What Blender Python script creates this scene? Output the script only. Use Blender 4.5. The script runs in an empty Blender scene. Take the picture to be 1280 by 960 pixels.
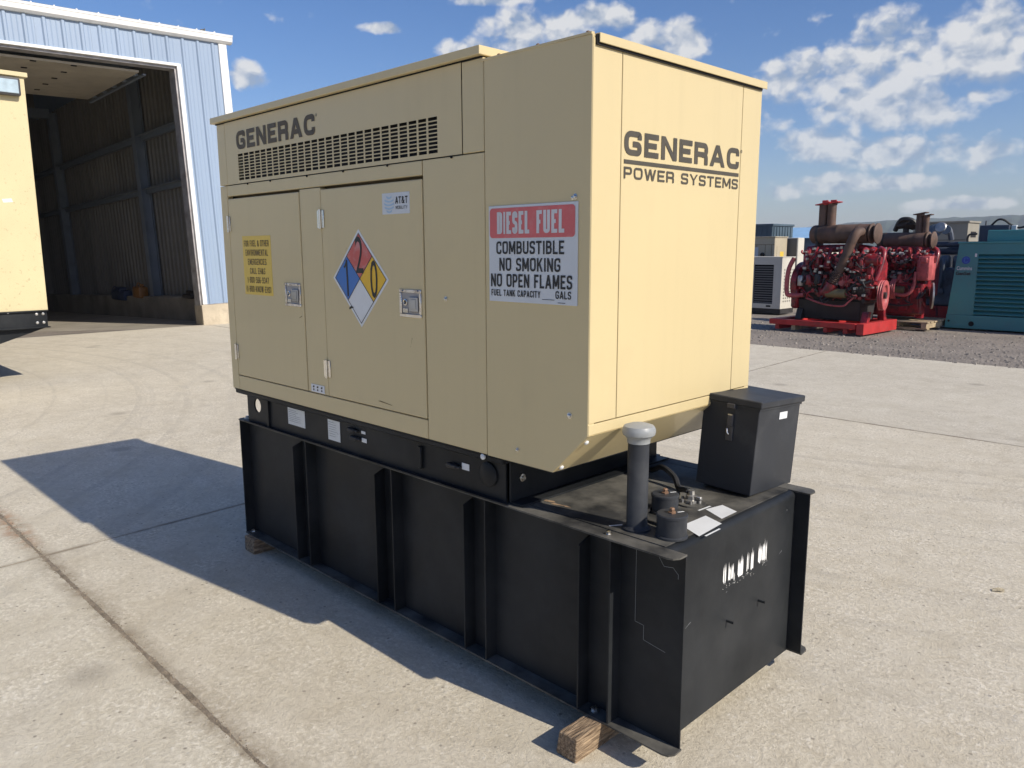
import bpy, bmesh, math, random
from mathutils import Vector, Matrix, noise as mnoise
R_ = math.radians
random.seed(7)
scene = bpy.context.scene
COL = scene.collection

# ------------------------------------------------------------------ camera
cam_d = bpy.data.cameras.new('camera'); cam = bpy.data.objects.new('camera', cam_d); COL.objects.link(cam)
cam_d.sensor_width = 36.0; cam_d.lens = 27.55; cam_d.clip_start = 0.05; cam_d.clip_end = 9000
CAM = Vector((1.1863, -1.8952, 1.6))
cam.matrix_world = Matrix(((0.704244, -0.117727, 0.700129, CAM.x), (0.709946, 0.122464, -0.693527, CAM.y),
                           (-0.004094, 0.985466, 0.169824, CAM.z), (0, 0, 0, 1)))
scene.camera = cam
# ------------------------------------------------------------------ world, sun, exposure
SUN = Vector((1.36, 0.21, 1.0)).normalized()
sun_d = bpy.data.lights.new('sun', 'SUN'); sun_d.energy = 4.6; sun_d.angle = R_(0.53); sun_d.color = (1.0, 0.925, 0.80)
sun = bpy.data.objects.new('sun', sun_d); COL.objects.link(sun)
sun.rotation_euler = SUN.to_track_quat('Z', 'Y').to_euler(); sun.location = (20, 5, 20)
vs = scene.view_settings
vs.view_transform = 'Standard'; vs.look = 'None'; vs.exposure = 0.12; vs.gamma = 1.0; vs.use_curve_mapping = False
scene.render.engine = 'CYCLES'
scene.cycles.use_denoising = True; scene.cycles.use_adaptive_sampling = True; scene.cycles.adaptive_threshold = 0.02
scene.cycles.max_bounces = 6; scene.cycles.diffuse_bounces = 3; scene.cycles.glossy_bounces = 3
scene.cycles.transmission_bounces = 4; scene.cycles.volume_bounces = 0
scene.render.film_transparent = False


def build_world():
    w = bpy.data.worlds.new('World'); scene.world = w; w.use_nodes = True
    nt = w.node_tree; nt.nodes.clear(); N = nt.nodes.new; L = nt.links.new
    out = N('ShaderNodeOutputWorld')
    sky = N('ShaderNodeTexSky'); sky.sky_type = 'NISHITA'; sky.sun_disc = False
    sky.sun_elevation = math.asin(SUN.z); sky.sun_rotation = math.atan2(SUN.x, SUN.y)
    sky.altitude = 200; sky.air_density = 1.0; sky.dust_density = 1.0; sky.ozone_density = 2.0
    bg = N('ShaderNodeBackground'); bg.inputs[1].default_value = 0.100
    hsv = N('ShaderNodeHueSaturation'); hsv.inputs['Saturation'].default_value = 1.22
    tint = N('ShaderNodeMixRGB'); tint.blend_type = 'MULTIPLY'; tint.inputs[0].default_value = 1; tint.inputs[2].default_value = (0.92, 0.93, 1.12, 1)
    L(sky.outputs[0], hsv.inputs['Color']); L(hsv.outputs[0], tint.inputs[1]); L(tint.outputs[0], bg.inputs[0])
    tc = N('ShaderNodeTexCoord'); sep = N('ShaderNodeSeparateXYZ'); L(tc.outputs['Generated'], sep.inputs[0])

    def M(op, a, b=None, c=None):
        n = N('ShaderNodeMath'); n.operation = op
        for i, v in enumerate((a, b, c)):
            if v is None: continue
            if isinstance(v, (int, float)): n.inputs[i].default_value = v
            else: L(v, n.inputs[i])
        return n.outputs[0]
    az = M('ARCTAN2', sep.outputs[1], sep.outputs[0]); el = M('ARCSINE', sep.outputs[2])
    comb = N('ShaderNodeCombineXYZ'); L(az, comb.inputs[0]); L(M('MULTIPLY', el, 1.25), comb.inputs[1])

    def nz(scale, detail, rough, dist=0.0, off=None):
        n = N('ShaderNodeTexNoise'); n.inputs['Scale'].default_value = scale; n.inputs['Detail'].default_value = detail
        n.inputs['Roughness'].default_value = rough; n.inputs['Distortion'].default_value = dist
        if off:
            va = N('ShaderNodeVectorMath'); va.operation = 'ADD'; va.inputs[1].default_value = off
            L(comb.outputs[0], va.inputs[0]); L(va.outputs[0], n.inputs['Vector'])
        else: L(comb.outputs[0], n.inputs['Vector'])
        return n.outputs[0]
    nA = nz(24.0, 5, 0.55); nB = nz(5.0, 3, 0.55, 0, (3.1, 1.7, 0))

    def puff(off):
        wob = N('ShaderNodeTexNoise'); wob.inputs['Scale'].default_value = 30; wob.inputs['Detail'].default_value = 2; L(comb.outputs[0], wob.inputs['Vector'])
        vm = N('ShaderNodeVectorMath'); vm.operation = 'MULTIPLY_ADD'; vm.inputs[1].default_value = (.03, .03, .0); vm.inputs[2].default_value = off
        L(wob.outputs['Color'], vm.inputs[0])
        va = N('ShaderNodeVectorMath'); va.operation = 'ADD'; L(comb.outputs[0], va.inputs[0]); L(vm.outputs[0], va.inputs[1])
        v = N('ShaderNodeTexVoronoi'); v.voronoi_dimensions = '2D'; v.feature = 'SMOOTH_F1'; v.inputs['Scale'].default_value = 27; v.inputs['Detail'].default_value = 2.5
        v.inputs['Roughness'].default_value = .5; v.inputs['Smoothness'].default_value = .35; L(va.outputs[0], v.inputs['Vector'])
        return v.outputs['Distance']
    p1 = puff((0, 0, 0)); p2 = puff((.006, .016, 0)); nA2 = nz(24.0, 4, 0.55, 0, (.008, .022, 0))
    # the cumulus in view (azimuth, elevation, half sizes); everywhere else the same broken cloud from the noise
    CL = [(1.933, .2, .07, .032), (1.839, .206, .063, .036), (2.015, .187, .046, .023), (1.946, .161, .071, .022), (1.897, .145, .046, .016),
          (1.918, .104, .07, .014), (1.993, .117, .042, .017), (1.825, .095, .025, .015), (1.982, .072, .05, .01), (1.92, .07, .04, .008),
          (1.851, .046, .044, .006), (2.34, .251, .059, .022), (2.259, .263, .047, .013), (2.176, .237, .046, .018), (2.407, .234, .034, .01),
          (2.669, .196, .018, .013), (2.378, .288, .057, .007), (2.512, .254, .028, .005), (2.03, .065, .026, .007), (1.849, .158, .016, .006)]
    acc = None
    for a, e, sa, se in CL:
        dx = M('MULTIPLY', M('SUBTRACT', az, a), 1 / (sa * 1.42)); dy = M('MULTIPLY', M('SUBTRACT', el, e), 1 / (se * 1.7))
        f = M('SUBTRACT', 1.0, M('ADD', M('MULTIPLY', dx, dx), M('MULTIPLY', dy, dy)))
        f = M('MAXIMUM', f, -0.6)
        acc = f if acc is None else M('SMOOTH_MAX', acc, f, 0.35)
    glob = M('MULTIPLY_ADD', nB, 2.6, -1.50)                     # loose cumulus over the whole sky, thickened to whiten the fill light
    base = M('MAXIMUM', acc, glob)
    dens = M('ADD', M('MULTIPLY', base, 1.0), M('MULTIPLY_ADD', nA, 1.9, -0.97))
    dens = M('ADD', dens, M('MULTIPLY_ADD', p1, -0.70, 0.30))
    mr = N('ShaderNodeMapRange'); mr.interpolation_type = 'SMOOTHSTEP'; L(dens, mr.inputs[0])
    mr.inputs[1].default_value = -0.08; mr.inputs[2].default_value = 0.66
    fade = N('ShaderNodeMapRange'); L(el, fade.inputs[0]); fade.inputs[1].default_value = 0.0; fade.inputs[2].default_value = 0.20
    fade.inputs[3].default_value = 0.55; fade.inputs[4].default_value = 0.90
    alpha = M('MULTIPLY', mr.outputs[0], fade.outputs[0])
    relief = M('MULTIPLY_ADD', M('SUBTRACT', p2, p1), 1.3, 0.60)
    relief = M('ADD', relief, M('MULTIPLY', M('SUBTRACT', nA, nA2), 2.4))
    relief = M('MINIMUM', M('MAXIMUM', relief, 0.0), 1.0)
    mc = N('ShaderNodeMixRGB'); mc.inputs[1].default_value = (0.40, 0.49, 0.64, 1); mc.inputs[2].default_value = (0.92, 0.92, 0.92, 1)
    L(relief, mc.inputs[0])
    bgc = N('ShaderNodeBackground'); bgc.inputs[1].default_value = 0.80; L(mc.outputs[0], bgc.inputs[0])
    mx = N('ShaderNodeMixShader'); L(alpha, mx.inputs[0]); L(bg.outputs[0], mx.inputs[1]); L(bgc.outputs[0], mx.inputs[2])
    L(mx.outputs[0], out.inputs[0])
    w.cycles.sampling_method = 'MANUAL'; w.cycles.sample_map_resolution = 512


build_world()


# ================================================================== materials
def material(name, col, rough=0.5, metal=0.0, var=0.08, vscale=2.5, dirt=None, damt=0.0, dscale=6.0, dlo=0.5, dhi=0.72,
             bump=0.0, bscale=60.0, coat=0.0, rvar=0.1, stretch=None, spec=0.5, bdist=.01, streak=0.0):
    m = bpy.data.materials.new(name); m.use_nodes = True
    nt = m.node_tree; N = nt.nodes.new; L = nt.links.new
    b = nt.nodes['Principled BSDF']
    tc = N('ShaderNodeTexCoord'); vec = tc.outputs['Object']
    if stretch:
        mp = N('ShaderNodeMapping'); mp.inputs['Scale'].default_value = stretch; L(vec, mp.inputs[0]); vec = mp.outputs[0]
    n1 = N('ShaderNodeTexNoise'); n1.inputs['Scale'].default_value = vscale; n1.inputs['Detail'].default_value = 6; L(vec, n1.inputs['Vector'])
    mr = N('ShaderNodeMapRange'); L(n1.outputs[0], mr.inputs[0]); mr.inputs[1].default_value = .3; mr.inputs[2].default_value = .7
    mix = N('ShaderNodeMixRGB'); L(mr.outputs[0], mix.inputs[0])
    mix.inputs[1].default_value = tuple(max(0, c * (1 - var)) for c in col) + (1,)
    mix.inputs[2].default_value = tuple(min(1, c * (1 + var)) for c in col) + (1,)
    c = mix.outputs[0]
    if dirt is not None:
        n2 = N('ShaderNodeTexNoise'); n2.inputs['Scale'].default_value = dscale; n2.inputs['Detail'].default_value = 8; n2.inputs['Roughness'].default_value = .65
        L(vec, n2.inputs['Vector'])
        m2 = N('ShaderNodeMapRange'); L(n2.outputs[0], m2.inputs[0]); m2.inputs[1].default_value = dlo; m2.inputs[2].default_value = dhi; m2.inputs[4].default_value = damt
        mx = N('ShaderNodeMixRGB'); L(m2.outputs[0], mx.inputs[0]); L(c, mx.inputs[1]); mx.inputs[2].default_value = tuple(dirt) + (1,)
        c = mx.outputs[0]
    if streak:
        mp2 = N('ShaderNodeMapping'); mp2.inputs['Scale'].default_value = (16, 16, .9); L(tc.outputs['Object'], mp2.inputs[0])
        n4 = N('ShaderNodeTexNoise'); n4.inputs['Scale'].default_value = 1.0; n4.inputs['Detail'].default_value = 5; L(mp2.outputs[0], n4.inputs['Vector'])
        m4 = N('ShaderNodeMapRange'); L(n4.outputs[0], m4.inputs[0]); m4.inputs[1].default_value = .52; m4.inputs[2].default_value = .80; m4.inputs[4].default_value = streak
        n5 = N('ShaderNodeTexNoise'); n5.inputs['Scale'].default_value = 1.3; L(tc.outputs['Object'], n5.inputs['Vector'])
        m5 = N('ShaderNodeMath'); m5.operation = 'MULTIPLY'; L(m4.outputs[0], m5.inputs[0]); L(n5.outputs[0], m5.inputs[1])
        mx4 = N('ShaderNodeMixRGB'); L(m5.outputs[0], mx4.inputs[0]); L(c, mx4.inputs[1]); mx4.inputs[2].default_value = tuple(q * .45 for q in col) + (1,); c = mx4.outputs[0]
    L(c, b.inputs['Base Color'])
    rr = N('ShaderNodeMapRange'); L(n1.outputs[0], rr.inputs[0]); rr.inputs[1].default_value = .3; rr.inputs[2].default_value = .7
    rr.inputs[3].default_value = max(.03, rough - rvar); rr.inputs[4].default_value = min(1, rough + rvar); L(rr.outputs[0], b.inputs['Roughness'])
    b.inputs['Metallic'].default_value = metal; b.inputs['Coat Weight'].default_value = coat
    b.inputs['Specular IOR Level'].default_value = spec
    if bump:
        n3 = N('ShaderNodeTexNoise'); n3.inputs['Scale'].default_value = bscale; n3.inputs['Detail'].default_value = 5; L(vec, n3.inputs['Vector'])
        bp = N('ShaderNodeBump'); bp.inputs['Strength'].default_value = bump; bp.inputs['Distance'].default_value = bdist; L(n3.outputs[0], bp.inputs['Height']); L(bp.outputs[0], b.inputs['Normal'])
    return m


MT = {}
TAN = (0.60, 0.492, 0.272)
MT['tan'] = material('tan_paint', TAN, .42, var=.025, vscale=1.6, dirt=(.34, .27, .16), damt=.16, dscale=3.2, dlo=.55, dhi=.85, bump=.32, bscale=1.9, coat=.15, rvar=.06, streak=.16)
MT['tan_core'] = material('tan_core_paint', (.22, .18, .11), .7)
MT['black'] = material('black_paint', (.0145, .0165, .019), .46, var=.25, vscale=2.2, dirt=(.055, .057, .058), damt=.55, dscale=2.4, dlo=.42, dhi=.8, bump=.05, bscale=18, rvar=.08, spec=.16)
MT['black_top'] = material('dusty_black_paint', (.032, .032, .031), .6, var=.3, vscale=5, dirt=(.19, .18, .155), damt=.8, dscale=4.5, dlo=.38, dhi=.66, bump=.08, bscale=30, spec=.2)
MT['box'] = material('battery_box_paint', (.034, .037, .043), .5, var=.15, vscale=4, dirt=(.09, .094, .098), damt=.45, dscale=5, bump=.03, bscale=30, spec=.2)
MT['void'] = material('dark_void', (.008, .008, .009), .9)
MT['steel'] = material('zinc_steel', (.62, .61, .58), .28, metal=1.0, var=.1, vscale=30)
MT['chrome'] = material('chrome_latch_steel', (.72, .70, .66), .2, metal=1.0, var=.12, vscale=40)
MT['rust'] = material('rusty_brass', (.22, .13, .08), .55, metal=.3, var=.3, vscale=30)
MT['capgrey'] = material('grey_vent_plastic', (.285, .30, .305), .5, var=.08, vscale=20, dirt=(.24, .24, .22), damt=.4, dscale=20)
MT['ruststain'] = material('rust_stain', (.32, .215, .13), .9, var=.4, vscale=60)
MT['white'] = material('white_vinyl', (.70, .72, .73), .4, var=.04, vscale=10, dirt=(.45, .45, .43), damt=.3, dscale=9)
MT['sign'] = material('faded_sign_white', (.60, .63, .65), .4, var=.03, vscale=8)
MT['label'] = material('worn_paper_label', (.66, .68, .67), .6, var=.06, vscale=30, dirt=(.28, .28, .27), damt=.6, dscale=60, dlo=.56, dhi=.7)
MT['redban'] = material('faded_red_print', (.62, .13, .13), .45, var=.06, vscale=12, dirt=(.66, .36, .35), damt=.35, dscale=20)
MT['dred'] = material('diamond_red', (.56, .10, .085), .4, var=.05, vscale=15, dirt=(.55, .25, .25), damt=.75, dscale=14, dlo=.5, dhi=.62)
MT['dblue'] = material('diamond_blue', (.035, .16, .48), .4, var=.05, vscale=15)
MT['dyel'] = material('diamond_yellow', (.78, .47, .025), .4, var=.04, vscale=15)
MT['yel'] = material('yellow_vinyl', (.74, .52, .085), .4, var=.04, vscale=12)
MT['ink'] = material('black_ink', (.012, .012, .013), .5)
MT['yink'] = material('faded_black_ink', (.13, .085, .03), .5)
MT['wink'] = material('white_ink', (.62, .62, .63), .5)
MT['brand'] = material('brand_grey_vinyl', (.078, .070, .056), .5, var=.1, vscale=15, spec=.25)
MT['brand_side'] = material('brand_grey_vinyl_worn', (.098, .082, .060), .5, var=.1, vscale=15, spec=.25)  # lighter copy of the brand grey for the side lettering
MT['ltblue'] = material('sticker_blue', (.36, .52, .66), .4)
MT['whitepaint'] = material('white_brush_paint', (.78, .78, .76), .6, var=.1, vscale=60)
MT['scratch'] = material('scratch_grey', (.16, .17, .18), .5)
MT['wood'] = material('weathered_timber', (.34, .245, .155), .85, var=.45, vscale=70, dirt=(.11, .07, .04), damt=.9, dscale=110, dlo=.42, dhi=.60, bump=1.0, bscale=150, stretch=(1, .12, 1))
MT['pale_wood'] = material('pallet_timber', (.42, .33, .21), .8, var=.25, vscale=9, dirt=(.2, .15, .1), damt=.5, dscale=10, bump=.3, bscale=30)
MT['rubber'] = material('black_rubber', (.02, .02, .021), .6)
# barn
MT['blue'] = material('pale_blue_siding', (.265, .345, .465), .5, var=.06, vscale=1.5, dirt=(.22, .29, .37), damt=.35, dscale=2.2, stretch=(1, 1, .15))
MT['trim'] = material('white_trim', (.78, .78, .76), .45, var=.04, dirt=(.5, .48, .42), damt=.3, dscale=4)
MT['jamb'] = material('galvanised_jamb', (.34, .33, .33), .5, metal=.2, var=.25, vscale=6, dirt=(.16, .13, .11), damt=.7, dscale=5)
MT['foundation'] = material('foundation_concrete', (.50, .43, .32), .9, var=.15, vscale=4, dirt=(.28, .24, .18), damt=.6, dscale=6, bump=.3, bscale=40)
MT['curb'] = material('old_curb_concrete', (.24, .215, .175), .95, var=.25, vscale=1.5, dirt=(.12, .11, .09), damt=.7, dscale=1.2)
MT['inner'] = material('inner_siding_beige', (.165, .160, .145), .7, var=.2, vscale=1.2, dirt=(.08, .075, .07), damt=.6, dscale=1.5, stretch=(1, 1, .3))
MT['purlin'] = material('frame_steel_grey', (.16, .19, .23), .6, var=.15)
MT['odoor'] = material('overhead_door_beige', (.42, .38, .31), .6, var=.08, vscale=2, dirt=(.2, .18, .15), damt=.4, dscale=3)
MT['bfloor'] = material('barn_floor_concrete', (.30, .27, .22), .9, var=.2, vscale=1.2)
MT['yellowbox'] = material('yellow_enclosure_paint', (.60, .515, .30), .5, var=.04, vscale=2, dirt=(.36, .30, .17), damt=.7, dscale=26, dlo=.60, dhi=.68, bump=.05, bscale=30)
MT['lampglass'] = material('lamp_glass', (.40, .50, .56), .12, var=.15, vscale=12)
MT['lampframe'] = material('lamp_frame_grey', (.06, .06, .065), .5)
# background yard
MT['red'] = material('engine_red_paint', (.30, .017, .025), .42, var=.35, vscale=4, dirt=(.045, .014, .016), damt=.9, dscale=9, dlo=.42, dhi=.62, bump=.12, bscale=35, coat=.25)  # dark blotches: grime plus shade painted into the red
MT['redlit'] = material('faded_red_paint', (.46, .10, .10), .5, var=.25, vscale=6, dirt=(.16, .04, .04), damt=.7, dscale=10, bump=.1)  # sunlit copy of the engine red, light put into the colour
MT['redskid'] = material('red_skid_paint', (.44, .030, .030), .5, var=.15, vscale=4, dirt=(.20, .04, .04), damt=.5, dscale=6)
MT['mufrust'] = material('rusted_muffler_steel', (.115, .075, .058), .7, metal=.25, var=.35, vscale=5, dirt=(.21, .105, .07), damt=.65, dscale=6, bump=.15, bscale=40)
MT['dark'] = material('dark_cast_iron', (.03, .027, .027), .6, var=.3, vscale=8)
MT['alu'] = material('dull_aluminium', (.42, .41, .39), .45, metal=.8, var=.2, vscale=12)
MT['brassy'] = material('olive_filter_paint', (.16, .13, .06), .5, var=.2, vscale=10)
MT['teal'] = material('teal_enclosure_paint', (.052, .225, .245), .5, var=.08, vscale=2, dirt=(.07, .16, .175), damt=.5, dscale=4)
MT['logo'] = material('logo_blue', (.012, .06, .36), .45)
MT['whitegen'] = material('off_white_enclosure', (.60, .57, .49), .5, var=.08, vscale=2, dirt=(.40, .36, .29), damt=.4, dscale=4)
MT['beige'] = material('beige_enclosure', (.46, .40, .29), .5, var=.08, vscale=2)
MT['greygen'] = material('grey_enclosure', (.13, .13, .13), .55, var=.1, vscale=2)
MT['container'] = material('blue_grey_container', (.060, .095, .125), .6, var=.15, vscale=1)
MT['roofblue'] = material('light_blue_roof', (.30, .50, .72), .5, var=.08)
MT['tanbox'] = material('grey_tan_box', (.30, .275, .22), .55, var=.1, vscale=2)
MT['greyengine'] = material('blue_grey_engine', (.10, .125, .15), .5, var=.25, vscale=5, dirt=(.03, .035, .04), damt=.7, dscale=6)
MT['navy'] = material('navy_cabinet', (.045, .06, .09), .5, var=.15)
MT['leaf'] = material('dry_leaf', (.72, .64, .47), .8, var=.2, vscale=30)
MT['darkblue'] = material('dark_blue_canvas', (.03, .045, .09), .7)
MT['orange'] = material('orange_plastic', (.24, .11, .03), .5)


def concrete_mat():
    m = bpy.data.materials.new('yard_concrete'); m.use_nodes = True
    nt = m.node_tree; N = nt.nodes.new; L = nt.links.new; b = nt.nodes['Principled BSDF']
    geo = N('ShaderNodeNewGeometry'); P = geo.outputs['Position']

    def nz(sc, det, rough=.55, vec=P, dist=0):
        n = N('ShaderNodeTexNoise'); n.inputs['Scale'].default_value = sc; n.inputs['Detail'].default_value = det
        n.inputs['Roughness'].default_value = rough; n.inputs['Distortion'].default_value = dist; L(vec, n.inputs['Vector']); return n.outputs[0]

    def mrange(v, a, b_, c=0, d=1):
        n = N('ShaderNodeMapRange'); L(v, n.inputs[0]); n.inputs[1].default_value = a; n.inputs[2].default_value = b_
        n.inputs[3].default_value = c; n.inputs[4].default_value = d; return n.outputs[0]

    def mixc(f, a, c):
        n = N('ShaderNodeMixRGB'); L(f, n.inputs[0])
        for i, v in ((1, a), (2, c)):
            if isinstance(v, tuple): n.inputs[i].default_value = v + (1,)
            else: L(v, n.inputs[i])
        return n.outputs[0]
    big = nz(.55, 6, .6); mid = nz(4.5, 8, .65); fine = nz(46, 6, .72, dist=.12); spk = nz(130, 4, .7)
    big2 = nz(.16, 4, .6); blot = nz(13, 5, .62)
    c = mixc(mrange(big, .3, .7), (.510, .452, .345), (.610, .552, .430))
    c = mixc(mrange(big2, .45, .66, 0, .5), c, (.43, .385, .305))
    c = mixc(mrange(nz(1.7, 6, .68), .52, .70, 0, .45), c, (.66, .605, .49))
    c = mixc(mrange(nz(2.9, 7, .7), .56, .72, 0, .35), c, (.40, .355, .28))
    c = mixc(mrange(blot, .50, .68, 0, .50), c, (.67, .62, .50))
    c = mixc(mrange(blot, .47, .30, 0, .42), c, (.385, .342, .262))
    c = mixc(mrange(mid, .35, .68, 0, .55), c, (.650, .600, .495))
    wear = nz(2.6, 5, .65)
    pf = N('ShaderNodeMath'); pf.operation = 'MULTIPLY'; L(mrange(fine, .49, .62, 0, .85), pf.inputs[0]); L(mrange(wear, .42, .64, .08, 1.0), pf.inputs[1])
    c = mixc(pf.outputs[0], c, (.80, .745, .63))          # pale scuffs in the broomed surface
    c = mixc(mrange(fine, .46, .34, 0, .45), c, (.37, .33, .265))
    c = mixc(mrange(spk, .62, .74, 0, .65), c, (.205, .18, .145))          # pits and dark aggregate
    vo = N('ShaderNodeTexVoronoi'); vo.inputs['Scale'].default_value = 38; vo.inputs['Randomness'].default_value = 1; L(P, vo.inputs['Vector'])
    sc_ = N('ShaderNodeSeparateColor'); L(vo.outputs['Color'], sc_.inputs[0])
    pm = N('ShaderNodeMath'); pm.operation = 'MULTIPLY'; L(mrange(vo.outputs['Distance'], .30, .16), pm.inputs[0]); L(mrange(sc_.outputs[0], .86, .93, 0, .75), pm.inputs[1])
    c = mixc(pm.outputs[0], c, (.24, .21, .17))
    pl = N('ShaderNodeMath'); pl.operation = 'MULTIPLY'; L(mrange(vo.outputs['Distance'], .34, .12), pl.inputs[0]); L(mrange(sc_.outputs[1], .80, .86, 0, .55), pl.inputs[1])
    c = mixc(pl.outputs[0], c, (.76, .72, .63))
    vd2 = N('ShaderNodeTexVoronoi'); vd2.inputs['Scale'].default_value = 1.1; L(P, vd2.inputs['Vector'])
    wv = N('ShaderNodeMath'); wv.operation = 'MULTIPLY_ADD'; L(blot, wv.inputs[0]); wv.inputs[1].default_value = -.10; L(vd2.outputs['Distance'], wv.inputs[2])
    c = mixc(mrange(wv.outputs[0], .075, .0, 0, .45), c, (.26, .225, .18))      # old drips
    # tyre sweeps: thin dark arcs around two turning centres
    for cx, cy, ro in ((-10.5, -6.5, 9.4), (-3.0, 9.5, 8.6)):
        va = N('ShaderNodeVectorMath'); va.operation = 'DISTANCE'; L(P, va.inputs[0]); va.inputs[1].default_value = (cx, cy, 0)
        n1 = N('ShaderNodeTexNoise'); n1.noise_dimensions = '1D'; n1.inputs['Scale'].default_value = 4.2; n1.inputs['Detail'].default_value = 5
        L(va.outputs['Value'], n1.inputs['W'])
        band = mrange(n1.outputs[0], .56, .66, 0, .22)
        rm = mrange(va.outputs['Value'], ro + 2.2, ro - .5, 0, 1); rm2 = mrange(va.outputs['Value'], ro - 4.5, ro - 3.0, 0, 1)
        mm = N('ShaderNodeMath'); mm.operation = 'MULTIPLY'; L(band, mm.inputs[0]); L(rm, mm.inputs[1])
        m3 = N('ShaderNodeMath'); m3.operation = 'MULTIPLY'; L(mm.outputs[0], m3.inputs[0]); L(rm2, m3.inputs[1])
        m4 = N('ShaderNodeMath'); m4.operation = 'MULTIPLY'; L(m3.outputs[0], m4.inputs[0]); L(mrange(mid, .35, .6), m4.inputs[1])
        c = mixc(m4.outputs[0], c, (.24, .215, .18))
    # joint stains: dark and rusty dirt drifting along the saw cuts
    sep = N('ShaderNodeSeparateXYZ'); L(P, sep.inputs[0])
    for y0, wd, amt in ((-.89, .09, .85), (5.4, .05, .45)):
        d = N('ShaderNodeMath'); d.operation = 'SUBTRACT'; L(sep.outputs[1], d.inputs[0]); d.inputs[1].default_value = y0
        a = N('ShaderNodeMath'); a.operation = 'ABSOLUTE'; L(d.outputs[0], a.inputs[0])
        f = mrange(a.outputs[0], wd, 0, 0, amt)
        mm = N('ShaderNodeMath'); mm.operation = 'MULTIPLY'; L(f, mm.inputs[0]); L(mrange(nz(9, 5, .6), .32, .62), mm.inputs[1])
        c = mixc(mm.outputs[0], c, (.225, .175, .115))
    jx = N('ShaderNodeVectorMath'); jx.operation = 'DOT_PRODUCT'; L(P, jx.inputs[0]); jx.inputs[1].default_value = (1, .058, 0)
    jd = N('ShaderNodeMath'); jd.operation = 'ADD'; L(jx.outputs['Value'], jd.inputs[0]); jd.inputs[1].default_value = 3.43
    ja = N('ShaderNodeMath'); ja.operation = 'ABSOLUTE'; L(jd.outputs[0], ja.inputs[0])
    mm = N('ShaderNodeMath'); mm.operation = 'MULTIPLY'; L(mrange(ja.outputs[0], .030, .002, 0, .85), mm.inputs[0]); L(mrange(nz(6, 5, .6), .30, .58), mm.inputs[1])
    c = mixc(mm.outputs[0], c, (.20, .165, .12))
    # rust bleeding out of the joint at the far left
    vs_ = N('ShaderNodeVectorMath'); vs_.operation = 'MULTIPLY'; L(P, vs_.inputs[0]); vs_.inputs[1].default_value = (.16, 1, 1)
    vd = N('ShaderNodeVectorMath'); vd.operation = 'DISTANCE'; L(vs_.outputs[0], vd.inputs[0]); vd.inputs[1].default_value = (-4.05 * .16, -.89, 0)
    mm = N('ShaderNodeMath'); mm.operation = 'MULTIPLY'; L(mrange(vd.outputs['Value'], .10, .01, 0, .8), mm.inputs[0]); L(mrange(nz(11, 6, .65), .42, .60), mm.inputs[1])
    c = mixc(mm.outputs[0], c, (.40, .20, .10))
    oi = N('ShaderNodeObjectInfo'); tn = N('ShaderNodeMixRGB'); tn.blend_type = 'MULTIPLY'; tn.inputs[0].default_value = 1; L(c, tn.inputs[1]); L(oi.outputs['Color'], tn.inputs[2]); c = tn.outputs[0]
    L(c, b.inputs['Base Color']); b.inputs['Roughness'].default_value = .9; b.inputs['Specular IOR Level'].default_value = .25
    add = N('ShaderNodeMath'); add.operation = 'MULTIPLY_ADD'; L(fine, add.inputs[0]); add.inputs[1].default_value = 1.0; L(mid, add.inputs[2])
    ad2 = N('ShaderNodeMath'); ad2.operation = 'MULTIPLY_ADD'; L(spk, ad2.inputs[0]); ad2.inputs[1].default_value = -.45; L(add.outputs[0], ad2.inputs[2])
    bp = N('ShaderNodeBump'); bp.inputs['Strength'].default_value = .55; bp.inputs['Distance'].default_value = .012
    L(ad2.outputs[0], bp.inputs['Height']); L(bp.outputs[0], b.inputs['Normal'])
    return m


MT['concrete'] = concrete_mat()
MT['joint'] = material('joint_dirt', (.25, .205, .15), .95, var=.4, vscale=25, dirt=(.15, .12, .085), damt=.8, dscale=7, bump=.6, bscale=120)
MT['gravel'] = material('gravel_dirt', (.215, .185, .155), .95, var=.22, vscale=1.5, dirt=(.36, .32, .27), damt=.7, dscale=28, dlo=.45, dhi=.65, bump=1.0, bscale=19, bdist=.035)
MT['stone'] = material('gravel_stone', (.27, .24, .205), .9, var=.3, vscale=6)
MT['hill'] = material('wooded_hill', (.050, .070, .050), .9, var=.4, vscale=.03, dirt=(.035, .048, .038), damt=.8, dscale=.08)


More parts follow.
